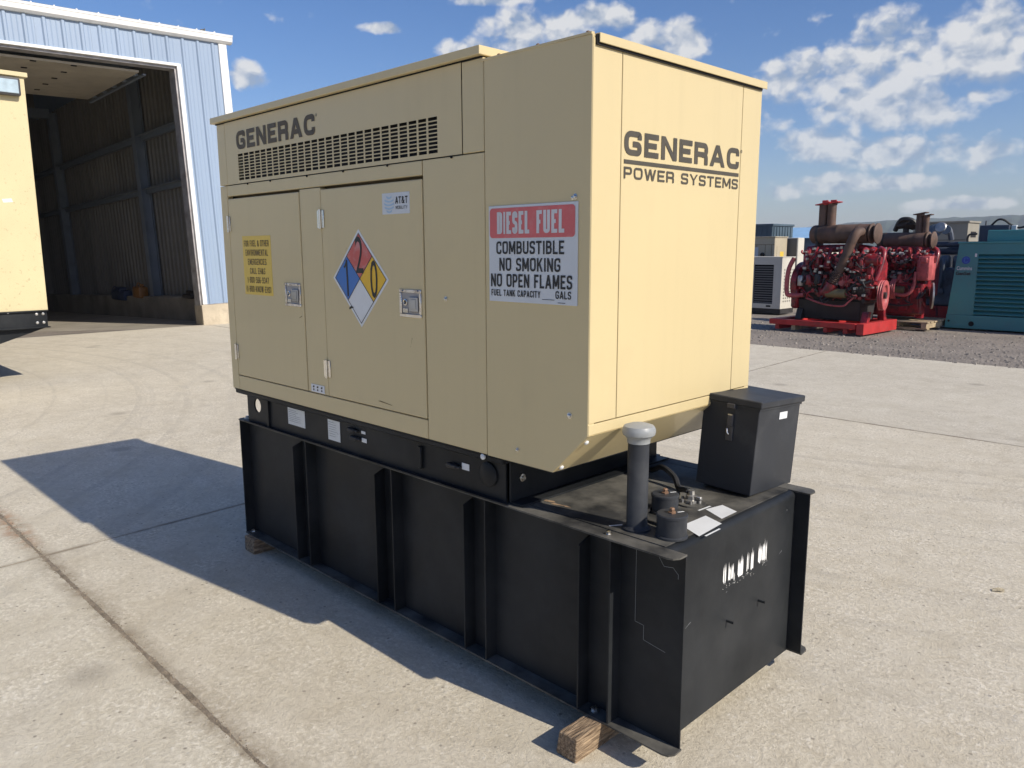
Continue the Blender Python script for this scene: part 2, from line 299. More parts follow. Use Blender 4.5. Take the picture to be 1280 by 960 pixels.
# ================================================================== mesh helpers
class B:
    def __init__(s): s.bm = bmesh.new(); s.smooth = False

    def box(s, lo, hi, bev=0.0, seg=1, rot=None, piv=None):
        x0, y0, z0 = (min(a, b) for a, b in zip(lo, hi)); x1, y1, z1 = (max(a, b) for a, b in zip(lo, hi))
        v = [s.bm.verts.new(p) for p in ((x0, y0, z0), (x1, y0, z0), (x1, y1, z0), (x0, y1, z0), (x0, y0, z1), (x1, y0, z1), (x1, y1, z1), (x0, y1, z1))]
        F = [s.bm.faces.new([v[i] for i in f]) for f in ((3, 2, 1, 0), (4, 5, 6, 7), (0, 1, 5, 4), (1, 2, 6, 5), (2, 3, 7, 6), (3, 0, 4, 7))]
        if bev > 0:
            es = list({e for f in F for e in f.edges})
            g = bmesh.ops.bevel(s.bm, geom=es, offset=bev, segments=seg, affect='EDGES', profile=.5, clamp_overlap=True)
            v = list({q for f in g['faces'] for q in f.verts} | {q for q in v if q.is_valid})
        if rot is not None:
            bmesh.ops.rotate(s.bm, verts=[q for q in v if q.is_valid], cent=piv or ((x0 + x1) / 2, (y0 + y1) / 2, (z0 + z1) / 2), matrix=rot)
        return s

    def prism(s, pts, a, b, axis='y', bev=0.0):
        def P(u, w, t): return {'y': (u, t, w), 'x': (t, u, w), 'z': (u, w, t)}[axis]
        A = [s.bm.verts.new(P(u, w, a)) for u, w in pts]; Bv = [s.bm.verts.new(P(u, w, b)) for u, w in pts]
        n = len(pts); F = [s.bm.faces.new(A), s.bm.faces.new(list(reversed(Bv)))]
        for i in range(n): F.append(s.bm.faces.new((A[i], Bv[i], Bv[(i + 1) % n], A[(i + 1) % n])))
        bmesh.ops.recalc_face_normals(s.bm, faces=F)
        if bev:
            bmesh.ops.bevel(s.bm, geom=list({e for f in F for e in f.edges}), offset=bev, segments=1, affect='EDGES', clamp_overlap=True)
        return s

    def lathe(s, prof, c=(0, 0, 0), axis=(0, 0, 1), seg=20):
        s.smooth = True
        q = Vector((0, 0, 1)).rotation_difference(Vector(axis).normalized()); c = Vector(c); rings = []
        for r, h in prof:
            if r < 1e-6: rings.append([s.bm.verts.new(c + q @ Vector((0, 0, h)))])
            else: rings.append([s.bm.verts.new(c + q @ Vector((r * math.cos(2 * math.pi * i / seg), r * math.sin(2 * math.pi * i / seg), h))) for i in range(seg)])
        for a, b in zip(rings, rings[1:]):
            for i in range(seg):
                j = (i + 1) % seg
                if len(a) == 1 and len(b) == 1: continue
                if len(a) == 1: s.bm.faces.new((a[0], b[i], b[j]))
                elif len(b) == 1: s.bm.faces.new((a[i], a[j], b[0]))
                else: s.bm.faces.new((a[i], a[j], b[j], b[i]))
        for rg, rev in ((rings[0], True), (rings[-1], False)):
            if len(rg) > 1: s.bm.faces.new(list(reversed(rg)) if rev else rg)
        return s

    def cyl(s, p0, p1, r, r1=None, seg=16):
        p0 = Vector(p0); p1 = Vector(p1); d = p1 - p0
        return s.lathe([(r, 0), (r if r1 is None else r1, d.length)], p0, d, seg)

    def tube(s, pts, r, seg=8):
        s.smooth = True
        pts = [Vector(p) for p in pts]; rings = []; up = Vector((0, 0, 1))
        for i, p in enumerate(pts):
            t = (pts[min(i + 1, len(pts) - 1)] - pts[max(i - 1, 0)]).normalized()
            a = t.cross(up)
            if a.length < 1e-3: a = t.cross(Vector((1, 0, 0)))
            a.normalize(); b = a.cross(t); up = b
            rr = r[i] if isinstance(r, (list, tuple)) else r
            rings.append([s.bm.verts.new(p + rr * (a * math.cos(2 * math.pi * k / seg) + b * math.sin(2 * math.pi * k / seg))) for k in range(seg)])
        for A, Bq in zip(rings, rings[1:]):
            for k in range(seg): s.bm.faces.new((A[k], A[(k + 1) % seg], Bq[(k + 1) % seg], Bq[k]))
        s.bm.faces.new(list(reversed(rings[0]))); s.bm.faces.new(rings[-1]); return s

    def face(s, pts): s.bm.faces.new([s.bm.verts.new(p) for p in pts]); return s

    def blob(s, c, r, sub=1, sc=(1, 1, 1), jit=.15):
        g = bmesh.ops.create_icosphere(s.bm, subdivisions=sub, radius=1)
        for v in g['verts']:
            k = r * (1 + random.uniform(-jit, jit)); v.co = Vector(c) + Vector((v.co.x * sc[0] * k, v.co.y * sc[1] * k, v.co.z * sc[2] * k))
        return s


def smooth_path(pts, n=6):
    pts = [Vector(p) for p in pts]; out = []
    for i in range(len(pts) - 1):
        p0 = pts[max(i - 1, 0)]; p1 = pts[i]; p2 = pts[i + 1]; p3 = pts[min(i + 2, len(pts) - 1)]
        for k in range(n):
            t = k / n
            out.append(.5 * ((2 * p1) + (p2 - p0) * t + (2 * p0 - 5 * p1 + 4 * p2 - p3) * t * t + (3 * p1 - p0 - 3 * p2 + p3) * t ** 3))
    out.append(pts[-1]); return out


def obj(name, b, mat, parent=None, off=None, label=None, cat=None, group=None, kind=None):
    bm = b.bm
    if off is not None: bmesh.ops.translate(bm, verts=bm.verts, vec=-Vector(off))
    me = bpy.data.meshes.new(name); bm.to_mesh(me); bm.free()
    me.materials.append(MT[mat])
    if b.smooth:
        me.polygons.foreach_set('use_smooth', [True] * len(me.polygons)); me.set_sharp_from_angle(angle=R_(38))
    o = bpy.data.objects.new(name, me); COL.objects.link(o)
    if parent is not None: o.parent = parent
    elif off is not None: o.location = off
    tag(o, label, cat, group, kind); return o


def tag(o, label=None, cat=None, group=None, kind=None):
    for k, v in (('label', label), ('category', cat), ('group', group), ('kind', kind)):
        if v: o[k] = v
    return o


def root(name, loc, label, cat, rot=(0, 0, 0), group=None):
    o = bpy.data.objects.new(name, None); COL.objects.link(o); o.location = loc; o.rotation_euler = rot
    o.empty_display_size = .2
    return tag(o, label, cat, group)


# ---- lettering
def fit_text(body, x0, x1, z0, z1, mp, bold=0.0, xsq=None):
    """text as flat polygons fitted to a rectangle; mp maps (u, v) to 3D"""
    cu = bpy.data.curves.new('lettering', 'FONT'); cu.body = body; cu.offset = bold; cu.resolution_u = 3
    o = bpy.data.objects.new('lettering', cu); COL.objects.link(o)
    dg = bpy.context.evaluated_depsgraph_get()
    me = bpy.data.meshes.new_from_object(o.evaluated_get(dg))
    bpy.data.objects.remove(o); bpy.data.curves.remove(cu)
    xs = [v.co.x for v in me.vertices]; ys = [v.co.y for v in me.vertices]
    ax, bx, ay, by = min(xs), max(xs), min(ys), max(ys)
    b = B(); b.bm.from_mesh(me); bpy.data.meshes.remove(me)
    for v in b.bm.verts:
        u = x0 + (v.co.x - ax) / (bx - ax) * (x1 - x0); w = z0 + (v.co.y - ay) / (by - ay) * (z1 - z0); v.co = mp(u, w)
    return b


def merge(a, b):
    me = bpy.data.meshes.new('tmp'); b.bm.to_mesh(me); b.bm.free(); a.bm.from_mesh(me); bpy.data.meshes.remove(me); return a


def round_path(pts, r, n=5):
    """round the inner corners of a polyline"""
    out = [Vector(pts[0])]
    for a, p, c in zip(pts, pts[1:], pts[2:]):
        a, p, c = Vector(a), Vector(p), Vector(c); d1 = (a - p); d2 = (c - p); k = min(r, d1.length * .49, d2.length * .49)
        s = p + d1.normalized() * k; e = p + d2.normalized() * k
        for i in range(n + 1):
            t = i / n; q = (1 - t) ** 2 * s + 2 * t * (1 - t) * p + t * t * e
            if (q - out[-1]).length > 1e-5: out.append(q)
    out.append(Vector(pts[-1])); return out


def stroke(b, pts, tx, ty, mp, lay):
    """a band of width tx (upright runs) / ty (level runs) along a 2D path"""
    pts = [Vector(p) for p in pts]; Lp, Rp = [], []
    for i, p in enumerate(pts):
        ds = []
        if i > 0: ds.append((p - pts[i - 1]).normalized())
        if i < len(pts) - 1: ds.append((pts[i + 1] - p).normalized())
        d = sum(ds, Vector((0, 0))).normalized(); n = Vector((-d.y, d.x)); k = 1.0
        if len(ds) == 2: k = 1 / max(.5, n.dot(Vector((-ds[0].y, ds[0].x))))
        o = Vector((n.x * tx / 2 * k, n.y * ty / 2 * k)); Lp.append(p + o); Rp.append(p - o)
    vl = [b.bm.verts.new(mp(q.x, q.y, lay)) for q in Lp]; vr = [b.bm.verts.new(mp(q.x, q.y, lay)) for q in Rp]
    for i in range(len(pts) - 1): b.bm.faces.new((vr[i], vr[i + 1], vl[i + 1], vl[i]))


LW = dict(G=1.0, E=.86, N=1.0, R=.95, A=1.1, C=.95, P=.9, O=1.0, W=1.35, S=.92, Y=1.05, T=.95, M=1.18, D=.98, I=.34, L=.80, F=.82, U=.98, B=.95, K=1.0, H=1.0, V=1.08)
LW.update({' ': .5, '-': .55, '(': .4, ')': .4, '&': 1.12, '1': .5})


def letter_words(txt, x0, x1, z0, z1, mp, weight, gap, xw, mat, par):
    """one mesh per word of a printed line"""
    tot = sum(LW.get(c, .9) for c in txt) + gap * (len(txt) - 1); sx = (x1 - x0) / tot; cur = x0; word = ''; start = x0
    for c in txt + ' ':
        if c == ' ' :
            if word: G('lettering', block_letters(word, start, cur - gap * sx, z0, z1, mp, weight, gap, xw), mat, par)
            word = ''; cur += (LW[' '] + gap) * sx; start = cur
        else: word += c; cur += (LW.get(c, .9) + gap) * sx


def block_letters(word, x0, x1, z0, z1, mp, weight=.19, gap=.16, xw=1.22):
    """square-cut grotesque characters drawn with strokes"""
    W = LW
    tot = sum(W.get(c, .9) for c in word) + gap * (len(word) - 1); sx = (x1 - x0) / tot; H = z1 - z0
    b = B(); cur = x0; t = weight * H * xw; ty = weight * H
    ey = .5 * ty / (H - ty); lo, hi = -ey, 1 + ey
    for c in word:
        w = W.get(c, .9) * sx; lay = [0]; tt = min(t, w * .95); ex = .5 * tt / max(1e-6, w - tt)

        def S(pts, r=0.0):
            q = [(cur + px * (w - tt) + tt / 2, z0 + pz * (H - ty) + ty / 2) for px, pz in pts]
            if r: q = round_path(q, min(r * H, .46 * w))
            lay[0] += 1; stroke(b, q, tt, ty, mp, lay[0] * 0.00012)
        def D(ax, az, bx, bz):
            lay[0] += 1; l_ = lay[0] * .00012; hw = tt * .54
            P0 = (cur + ax * (w - tt) + tt / 2, z0 + az * (H - ty) + ty / 2); P1 = (cur + bx * (w - tt) + tt / 2, z0 + bz * (H - ty) + ty / 2)
            q = [mp(P0[0] - hw, P0[1], l_), mp(P0[0] + hw, P0[1], l_), mp(P1[0] + hw, P1[1], l_), mp(P1[0] - hw, P1[1], l_)]
            b.face(q if P1[1] > P0[1] else q[::-1])
        V_ = lambda x: S([(x, lo), (x, hi)])
        Hh = lambda z, a=-ex, e=1 + ex: S([(a, z), (e, z)])
        if c == 'G': S([(1, .72), (1, 1), (0, 1), (0, 0), (1, 0), (1, .46), (.48, .46)], .34)
        elif c == 'C': S([(1, .68), (1, 1), (0, 1), (0, 0), (1, 0), (1, .32)], .34)
        elif c in 'O0': S([(.5, 1), (0, 1), (0, 0), (1, 0), (1, 1), (.5, 1)], .36)
        elif c == 'E': V_(0); Hh(0, 0); Hh(.5, 0, 1); Hh(1, 0)
        elif c == 'F': V_(0); Hh(.5, 0, 1); Hh(1, 0)
        elif c == 'L': V_(0); Hh(0, 0)
        elif c == 'I': V_(.5)
        elif c == 'H': V_(0); V_(1); Hh(.5, 0, 1)
        elif c == 'D': V_(0); S([(0, 1), (1, 1), (1, 0), (0, 0)], .42)
        elif c == 'U': S([(0, hi), (0, 0), (1, 0), (1, hi)], .36)
        elif c == 'B': V_(0); S([(0, 1), (.94, 1), (.94, .53), (0, .53)], .24); S([(0, .53), (1, .53), (1, 0), (0, 0)], .26)
        elif c == 'K': V_(0); D(.05, .36, .96, hi); D(1.0, lo, .36, .66)
        elif c == 'V': D(.5, lo, 0, hi); D(.5, lo, 1, hi)
        elif c == 'N': V_(0); D(1, lo, 0, hi); V_(1)
        elif c == 'R': V_(0); S([(0, 1), (1, 1), (1, .45), (0, .45)], .26); S([(.55, .45), (1, .40), (1, lo)], .15)
        elif c == 'P': V_(0); S([(0, 1), (1, 1), (1, .42), (0, .42)], .26)
        elif c == 'A': D(0, lo, .5, hi); D(1, lo, .5, hi); S([(.2, .26), (.8, .26)])
        elif c == 'W': D(.25, lo, 0, hi); D(.25, lo, .5, hi); D(.75, lo, .5, hi); D(.75, lo, 1, hi)
        elif c == 'M': V_(0); D(.5, .1, .03, hi); D(.5, .1, .97, hi); V_(1)
        elif c == 'S': S([(1, .76), (1, 1), (0, 1), (0, .52), (1, .48), (1, 0), (0, 0), (0, .24)], .28)
        elif c == 'Y': D(.5, .40, 0, hi); D(.5, .40, 1, hi); S([(.5, .5), (.5, lo)])
        elif c == 'T': Hh(1); S([(.5, 1.02), (.5, lo)])
        elif c == '-': Hh(.45, 0, 1)
        elif c == '(': S([(.9, hi), (.1, .7), (.1, .3), (.9, lo)], .2)
        elif c == ')': S([(.1, hi), (.9, .7), (.9, .3), (.1, lo)], .2)
        elif c == '&': S([(1, lo), (.15, .78), (.2, 1), (.62, 1), (.62, .72), (.02, .42), (.02, 0), (.6, 0), (1, .48)], .18)
        elif c == '1': V_(.65); S([(.65, .95), (0, .74)])
        elif c == '2': S([(0, .74), (0, 1), (1, 1), (1, .58), (0, .02)], .28); Hh(0)
        elif c == '3': S([(0, .78), (0, 1), (1, 1), (1, .53), (.35, .53)], .26); S([(.35, .53), (1, .53), (1, 0), (0, 0), (0, .22)], .26)
        elif c == '4': V_(.75); S([(.75, 1), (0, .3)]); Hh(.28, -ex, 1.1)
        elif c == '5': Hh(1, 0); S([(.05, 1), (.02, .56), (1, .60), (1, 0), (0, 0), (0, .2)], .26)
        elif c == '6': S([(.95, .82), (.95, 1), (0, 1), (0, 0), (1, 0), (1, .55), (0, .55)], .28)
        elif c == '7': Hh(1); D(.3, lo, 1, 1)
        elif c == '8': S([(.5, 1), (.04, 1), (.04, .54), (.96, .54), (.96, 1), (.5, 1)], .22); S([(.5, .54), (0, .54), (0, 0), (1, 0), (1, .54), (.5, .54)], .24)
        elif c == '9': S([(.05, .18), (.05, 0), (1, 0), (1, 1), (0, 1), (0, .45), (1, .45)], .28)
        cur += w + gap * sx
    return b


# ================================================================== ground
def xj(y): return -3.43 - .058 * y


def build_ground():
    b = B(); g = [-900, -120, -40, -22, -15.8, -10, 0, 10, 40, 120, 900]; gy = [-900, -120, -30, -10, 0, 10, 14, 20, 40, 120, 600, 2600]
    grid = {}
    for i, x in enumerate(g):
        for j, y in enumerate(gy):
            z = -.035 if x > -15.9 else -.035 - .05 * min(40, -15.9 - x)
            grid[i, j] = b.bm.verts.new((x, y, z))
    for i in range(len(g) - 1):
        for j in range(len(gy) - 1): b.bm.faces.new((grid[i, j], grid[i + 1, j], grid[i + 1, j + 1], grid[i, j + 1]))
    obj('ground', b, 'gravel', kind='structure')
    pave = bpy.data.objects.new('concrete_pavement', None); COL.objects.link(pave); tag(pave, kind='structure')
    jb = B()
    jb.face([(-15.5, -30, -.0012), (14, -30, -.0012), (14, 10.2, -.0012), (-15.5, 10.2, -.0012)])
    obj('joint_filler', jb, 'joint', pave)

    def slab(y0, y1, left, right, tone):
        def edge(a, b_, step, amp):
            a = Vector(a); b_ = Vector(b_); n = max(2, int((b_ - a).length / step)); d = (b_ - a).normalized(); nn = Vector((d.y, -d.x)); out = []
            for i in range(n):
                q = a.lerp(b_, i / n); k = (.42 + .55 * mnoise.fractal(Vector((q.x * 2.3, q.y * 2.3, 4.2)), .55, 2.2, 7)) * amp; k = max(.0, k)
                k += max(0, mnoise.noise(Vector((q.x * 6, q.y * 6, 9))) - .5) * amp * 2.2
                out.append(q - nn * abs(k))
            return out
        L0, L1, R0, R1 = left(y0), left(y1), right(y0), right(y1)
        g1 = .0035
        ring = edge((L0 + g1, y0 + g1), (R0 - g1, y0 + g1), .010, .017) + edge((R0 - g1, y0 + g1), (R1 - g1, y1 - g1), .05, .003) + \
            edge((R1 - g1, y1 - g1), (L1 + g1, y1 - g1), .012, .015) + edge((L1 + g1, y1 - g1), (L0 + g1, y0 + g1), .05, .003)
        b = B(); cx = sum(p.x for p in ring) / len(ring); cy = sum(p.y for p in ring) / len(ring)
        top = [b.bm.verts.new((p.x, p.y, 0)) for p in ring]
        low = [b.bm.verts.new((p.x + (.006 if p.x > cx else -.006), p.y + (.006 if p.y > cy else -.006), -.03)) for p in ring]
        b.bm.faces.new(top); n = len(ring)
        for i in range(n): b.bm.faces.new((top[i], low[i], low[(i + 1) % n], top[(i + 1) % n]))
        so = obj('concrete_slab', b, 'concrete', pave); so.color = tone + (1,)
    cB = lambda y: -15.6; cR = lambda y: 14.0
    for y0, y1 in ((-30, -.89), (-.89, 5.4), (5.4, 10.24)):
        t = {-30: (1.04, 1.04, 1.03), -.89: (1.0, .99, .975), 5.4: (.95, .95, .955)}[y0]; slab(y0, y1, cB, xj, tuple(q * 1.02 for q in t)); slab(y0, y1, xj, cR, t)
    # loose stones and clods on the gravel strip
    b = B(); rnd = random.Random(3)
    for i in range(5000):
        y = 10.15 + abs(rnd.gauss(0, 1)) * 2.2; x = rnd.uniform(-12, 4)
        if y > 20: continue
        r = rnd.choice((.004, .005, .006, .008, .011, .020)) * rnd.uniform(.7, 1.3)
        z = -.03 if y > 10.26 else 0.002
        vs_ = [b.bm.verts.new((x + r * px * rnd.uniform(.7, 1.3), y + r * py * rnd.uniform(.7, 1.3), z + r * pz * rnd.uniform(.5, 1.0)))
               for px, py, pz in ((-1, -1, -.3), (1, -1, -.3), (1, 1, -.3), (-1, 1, -.3), (-.5, -.6, .8), (.6, -.4, .9), (.4, .6, .7), (-.6, .5, .8))]
        for f in ((4, 5, 6, 7), (0, 1, 5, 4), (1, 2, 6, 5), (2, 3, 7, 6), (3, 0, 4, 7)): b.bm.faces.new([vs_[k] for k in f])
    obj('gravel_stones', b, 'stone', label='loose grey gravel stones along the edge of the concrete', cat='gravel', kind='stuff')
    # crumbs of dirt in the near joint
    b = B()
    for i in range(2600):
        x = rnd.uniform(-5, -.5); y = -.89 + rnd.gauss(0, .011); r = rnd.choice((.0008, .0012, .0016, .0022, .0032))
        z = .0004; q = [(x - r, y, z), (x, y - r * rnd.uniform(.6, 1.2), z), (x + r * rnd.uniform(.6, 1.3), y, z), (x, y + r, z), (x, y, z + r)]
        vv = [b.bm.verts.new(p) for p in q]
        for k in range(4): b.bm.faces.new((vv[k], vv[(k + 1) % 4], vv[4]))
    obj('joint_grit', b, 'joint', label='crumbs of dirt lying along the slab joint', cat='grit', kind='stuff')


build_ground()


def build_hill():
    b = B(); rows = []
    n = 260
    for i in range(n + 1):
        az = 2.75 - 1.75 * i / n; row = []
        crest = 34 + 30 * max(0, min(1, (2.06 - az) / .42)) + 6 * mnoise.noise(Vector((az * 6, 0, 0)))
        crest += 2.0 * mnoise.fractal(Vector((az * 260, 3, 0)), 1.0, 2.0, 4)
        for k, (d, f) in enumerate(((900, -.04), (1000, .18), (1150, .45), (1320, .78), (1500, 1.0), (1700, .9))):
            z = crest * f + (3.0 * mnoise.noise(Vector((az * 120, d * .05, 1))) if 0 < k < 4 else 0)
            row.append(b.bm.verts.new((d * math.cos(az), d * math.sin(az), z)))
        rows.append(row)
    for A, C_ in zip(rows, rows[1:]):
        for k in range(len(A) - 1): b.bm.faces.new((A[k], C_[k], C_[k + 1], A[k + 1]))
    obj('hill', b, 'hill', kind='structure')


build_hill()

# ================================================================== main generator set
YE, YF, XE, XL, XS = -.0845, .8917, -.3106, -2.72, -.7663
Z0, ZT = .889, 2.20
GOFF = Vector((-1.36, .4035, .083))
gen = root('diesel_generator', GOFF, 'tan diesel generator in a louvred steel enclosure on a black fuel tank base', 'generator')


def G(name, b, mat, parent=None, label=None, kind=None): return obj(name, b, mat, parent or gen, GOFF, label=label, kind=kind)


def side(u, w, d=0.0): return Vector((u, YE - .0012 - d, w))
def endp(u, w, d=0.0): return Vector((XE + .0012 + d, u, w))


def build_enclosure():
    T = .03; g = .0018; BV = .0022
    # added solid core: blocks light and shows dark in the panel seams
    b = B(); b.prism([(XL + .03, Z0 + .01), (-.4575 - .02, Z0 + .01), (XE - .03, 1.055), (XE - .03, ZT - .03), (XL + .03, ZT - .03)], YE + .05, YF - .03)
    G('inner_casing', b, 'tan_core')

    def panel(name, x0, x1, z0, z1, mat='tan', y=YE): 
        b = B(); b.box((x0 + g, y, z0 + g), (x1 - g, y + T, z1 - g), BV); return G(name, b, mat)
    ZU = 1.915
    panel('corner_panel', XL, -2.632, ZU, 2.211)
    panel('corner_panel', -.8755, XS, ZU, 2.211)
    panel('corner_post', XL, -2.645, Z0, ZU)
    panel('header_panel', -2.645, -1.095, 1.860, ZU)
    panel('centre_post', -1.955, -1.783, .9655, 1.860)
    panel('bottom_rail', -2.645, -1.0935, Z0, .9655)
    panel('service_panel', -1.0935, XS, Z0, ZU)
    # hood side (with cut-away lower corner)
    b = B(); b.prism([(XS + g, Z0), (-.4575, Z0), (XE - .0022, 1.032), (XE - .0022, 2.196), (XS + g, 2.2)], YE, YE + T, bev=.0012); G('hood_side_panel', b, 'tan')
    b = B(); b.box((XS - .02, YE - .002, 2.1965), (XE - .005, YE + .012, 2.2035)); G('hood_roof_edge', b, 'tan')
    # louvre panel: sheet with 27 x 9 slots
    vx0, vx1, vz0, vz1 = -2.508, -1.005, 1.932, 2.054
    x0, x1, z0, z1 = -2.632 + g, -.8755 - g, ZU + g, 2.2095
    b = B()
    b.box((x0, YE, z0), (x1, YE + .0015, vz0)); b.box((x0, YE, vz1), (x1, YE + .0015, z1))
    b.box((x0, YE, vz0), (vx0, YE + .0015, vz1)); b.box((vx1, YE, vz0), (x1, YE + .0015, vz1))
    nc, nr = 27, 9; pw = (vx1 - vx0) / nc; ph = (vz1 - vz0) / nr
    for i in range(1, nc): b.box((vx0 + i * pw - .0047, YE, vz0), (vx0 + i * pw + .0047, YE + .0015, vz1))
    for j in range(1, nr): b.box((vx0, YE + .0002, vz0 + j * ph - .0021), (vx1, YE + .0013, vz0 + j * ph + .0021))
    G('louvre_panel', b, 'tan')
    b = B(); b.box((vx0 - .02, YE + .03, vz0 - .01), (vx1 + .02, YE + .045, vz1 + .01)); G('louvre_backing', b, 'void')  # black sheet stands for the unlit recess behind the slots
    for x in (-2.42, -2.2, -1.88, -1.6, -1.3, -.93):
        b = B(); b.lathe([(.005, 0), (.005, .003), (.003, .005)], (x, YE - .001, ZU - .004), (0, -1, 0), 8); G('screw', b, 'void')
    # rear roof
    b = B(); b.box((-2.742, YE - .022, 2.214), (-.762, YF + .022, 2.243), .003, 2); G('roof', b, 'tan')
    b = B(); b.box((-2.725, YE - .003, 2.209), (-.775, YF + .003, 2.2145)); G('roof_gasket', b, 'void')  # dark strip in the seam below the roof sheet
    # end panels
    def ep(name, y0, y1, z0, z1): 
        b = B(); b.box((XE - T, y0 + (g if y0 > 0 else 0), z0 + g), (XE, y1 - g, z1 - g), .0012); return G(name, b, 'tan')
    ep('end_corner_panel', YE + .0014, .0525, 1.0685, 2.19); ep('end_panel', .0525, .7555, 1.0685, 2.19); ep('end_corner_panel', .7555, YF, 1.0685, 2.19)
    ep('end_sill', YE + .0014, YF, 1.032, 1.0685)
    # hood cap with a turned-down front lip
    b = B(); b.prism([(XS, 2.2), (XE + .014, 2.2), (XE + .014, 2.174), (XE + .010, 2.174), (XE + .010, 2.196), (XS, 2.196)], YE + .014, YF + .010, bev=.0012)
    G('hood_roof', b, 'tan')
    b = B(); b.box((XE + .0015, YE + .010, 2.168), (XE + .007, YF - .012, 2.196)); G('hood_gasket', b, 'void')  # black strip painted in as the shaded gap under the lip
    for x in (-.70, -.53, -.335):
        b = B(); b.lathe([(.006, 0), (.006, .004), (.003, .006)], (x, YE + .006, 2.203), (0, 0, 1), 8); G('screw', b, 'rust')
    # sloping discharge scoop under the hood
    b = B(); b.prism([(-.4575, Z0), (XE, 1.032), (XE - .02, 1.036), (-.4775, .8935)], YE + .003, YF - .003); G('discharge_scoop', b, 'tan')
    for t in (.12, .82):
        p = Vector((-.4575, 0, Z0)).lerp(Vector((XE, 0, 1.032)), t); n = Vector((.70, 0, -.71)).normalized()
        b = B(); b.lathe([(.008, 0), (.008, .004), (.004, .007)], (p.x, YE + .022, p.z), n, 10); G('scoop_bolt', b, 'white')
    # bottom sheet, far side, far end
    b = B(); b.box((XL + .01, YE + .004, Z0 - .004), (-.46, YF - .004, Z0 + .004)); G('floor_sheet', b, 'black')
    b = B(); b.box((XL, YF - T, Z0), (XS, YF, 2.21), BV); b.prism([(XS + g, Z0), (-.4575, Z0), (XE - .002, 1.032), (XE - .002, 2.196), (XS + g, 2.2)], YF - T, YF - .001); G('far_side_panel', b, 'tan')
    b = B(); b.box((XL + .001, YE + T + .002, Z0), (XL + T, YF - T - .002, 2.21)); G('rear_panel', b, 'tan')
    for x, z, r in ((-.387, 1.087, .007), (-.616, .936, .005), (-.372, 1.752, .006), (-.975, 1.425, .006)):
        b = B(); b.lathe([(r * 1.5, 0), (r * 1.5, .0015), (r, .002), (r, .006), (r * .6, .008)], (x, YE, z), (0, -1, 0), 10); G('panel_screw', b, 'steel')
    # doors
    for (x0, x1, lx0, lx1, hw) in ((-2.643, -1.956, -2.113, -1.974, .034), (-1.7825, -1.0945, -1.243, -1.110, .046)):
        b = B(); b.box((x0 + .003, YE - .002, .968), (x1 - .003, YE + T - .004, 1.849), .0035, 2); d = G('door', b, 'tan')
        for z in (1.727, 1.088):
            b = B(); b.box((x0 - hw * .55, YE - .006, z - .037), (x0 - .005, YE - .0035, z + .037), .001); b.box((x0 + .007, YE - .006, z - .037), (x0 + hw * .6, YE - .0035, z + .037), .001)
            b.cyl((x0 + .001, YE - .009, z - .040), (x0 + .001, YE - .009, z + .040), .006, seg=10); G('hinge', b, 'chrome', d)
        lz0, lz1 = 1.347, 1.452; cx = (lx0 + lx1) / 2; cz = (lz0 + lz1) / 2
        b = B(); w_ = .013; yo = YE - .0025
        b.box((lx0, yo - .005, lz0), (lx1, yo, lz0 + w_), .0015); b.box((lx0, yo - .005, lz1 - w_), (lx1, yo, lz1), .0015)
        b.box((lx0, yo - .0047, lz0 + w_), (lx0 + w_, yo, lz1 - w_), .0015); b.box((lx1 - w_, yo - .0047, lz0 + w_), (lx1, yo, lz1 - w_), .0015)
        for sx in (lx0 + .02, lx1 - .02): b.cyl((sx, yo - .006, lz1 - .006), (sx, yo - .009, lz1 - .006), .004, seg=8)
        lt = G('latch', b, 'chrome', d)
        b = B(); b.box((lx0 + w_ * .8, YE - .0028, lz0 + w_ * .8), (lx1 - w_ * .8, YE - .0022, lz1 - w_ * .8)); G('latch_recess', b, 'jamb', d)
        b = B(); b.box((cx - .004, yo - .010, cz - .030), (lx1 - w_ - .004, yo - .002, cz + .026), .003); b.box((cx + .006, yo - .0125, cz - .020), (lx1 - w_ - .012, yo - .0095, cz + .018), .002)
        G('latch_handle', b, 'alu', d)
        b = B(); b.lathe([(.012, 0), (.012, .004), (.009, .005), (.008, .003)], (lx0 + .036, yo, cz + .004), (0, -1, 0), 14); G('lock_cylinder', b, 'chrome', d)
        b = B(); b.box((lx0 + .0345, yo - .0065, cz - .004), (lx0 + .0375, yo - .0045, cz + .012)); G('keyhole', b, 'void', d)
        b = B(); b.box((lx0 + .02, yo - .004, lz0 + w_ + .004), (lx0 + .05, yo - .001, cz - .018), .001); G('latch_tongue', b, 'steel', d)
    # scuffs
    b = B()
    for x, z, l, a in ((-1.66, 1.12, .012, 80), (-1.635, 1.115, .016, 95), (-1.62, 1.117, .010, 85), (-1.36, .992, .10, -4), (-1.60, 1.60, .012, 60), (-1.99, 1.30, .03, 20), (-1.18, 1.25, .04, 70)):
        dx, dz = math.cos(R_(a)) * l / 2, math.sin(R_(a)) * l / 2
        b.face([side(x - dx, z - dz, .0016), side(x + dx, z + dz, .0016), side(x + dx * .8, z + dz + .0028, .0016), side(x - dx * .7, z - dz + .0035, .0016)])
    G('scuff_marks', b, 'yink')


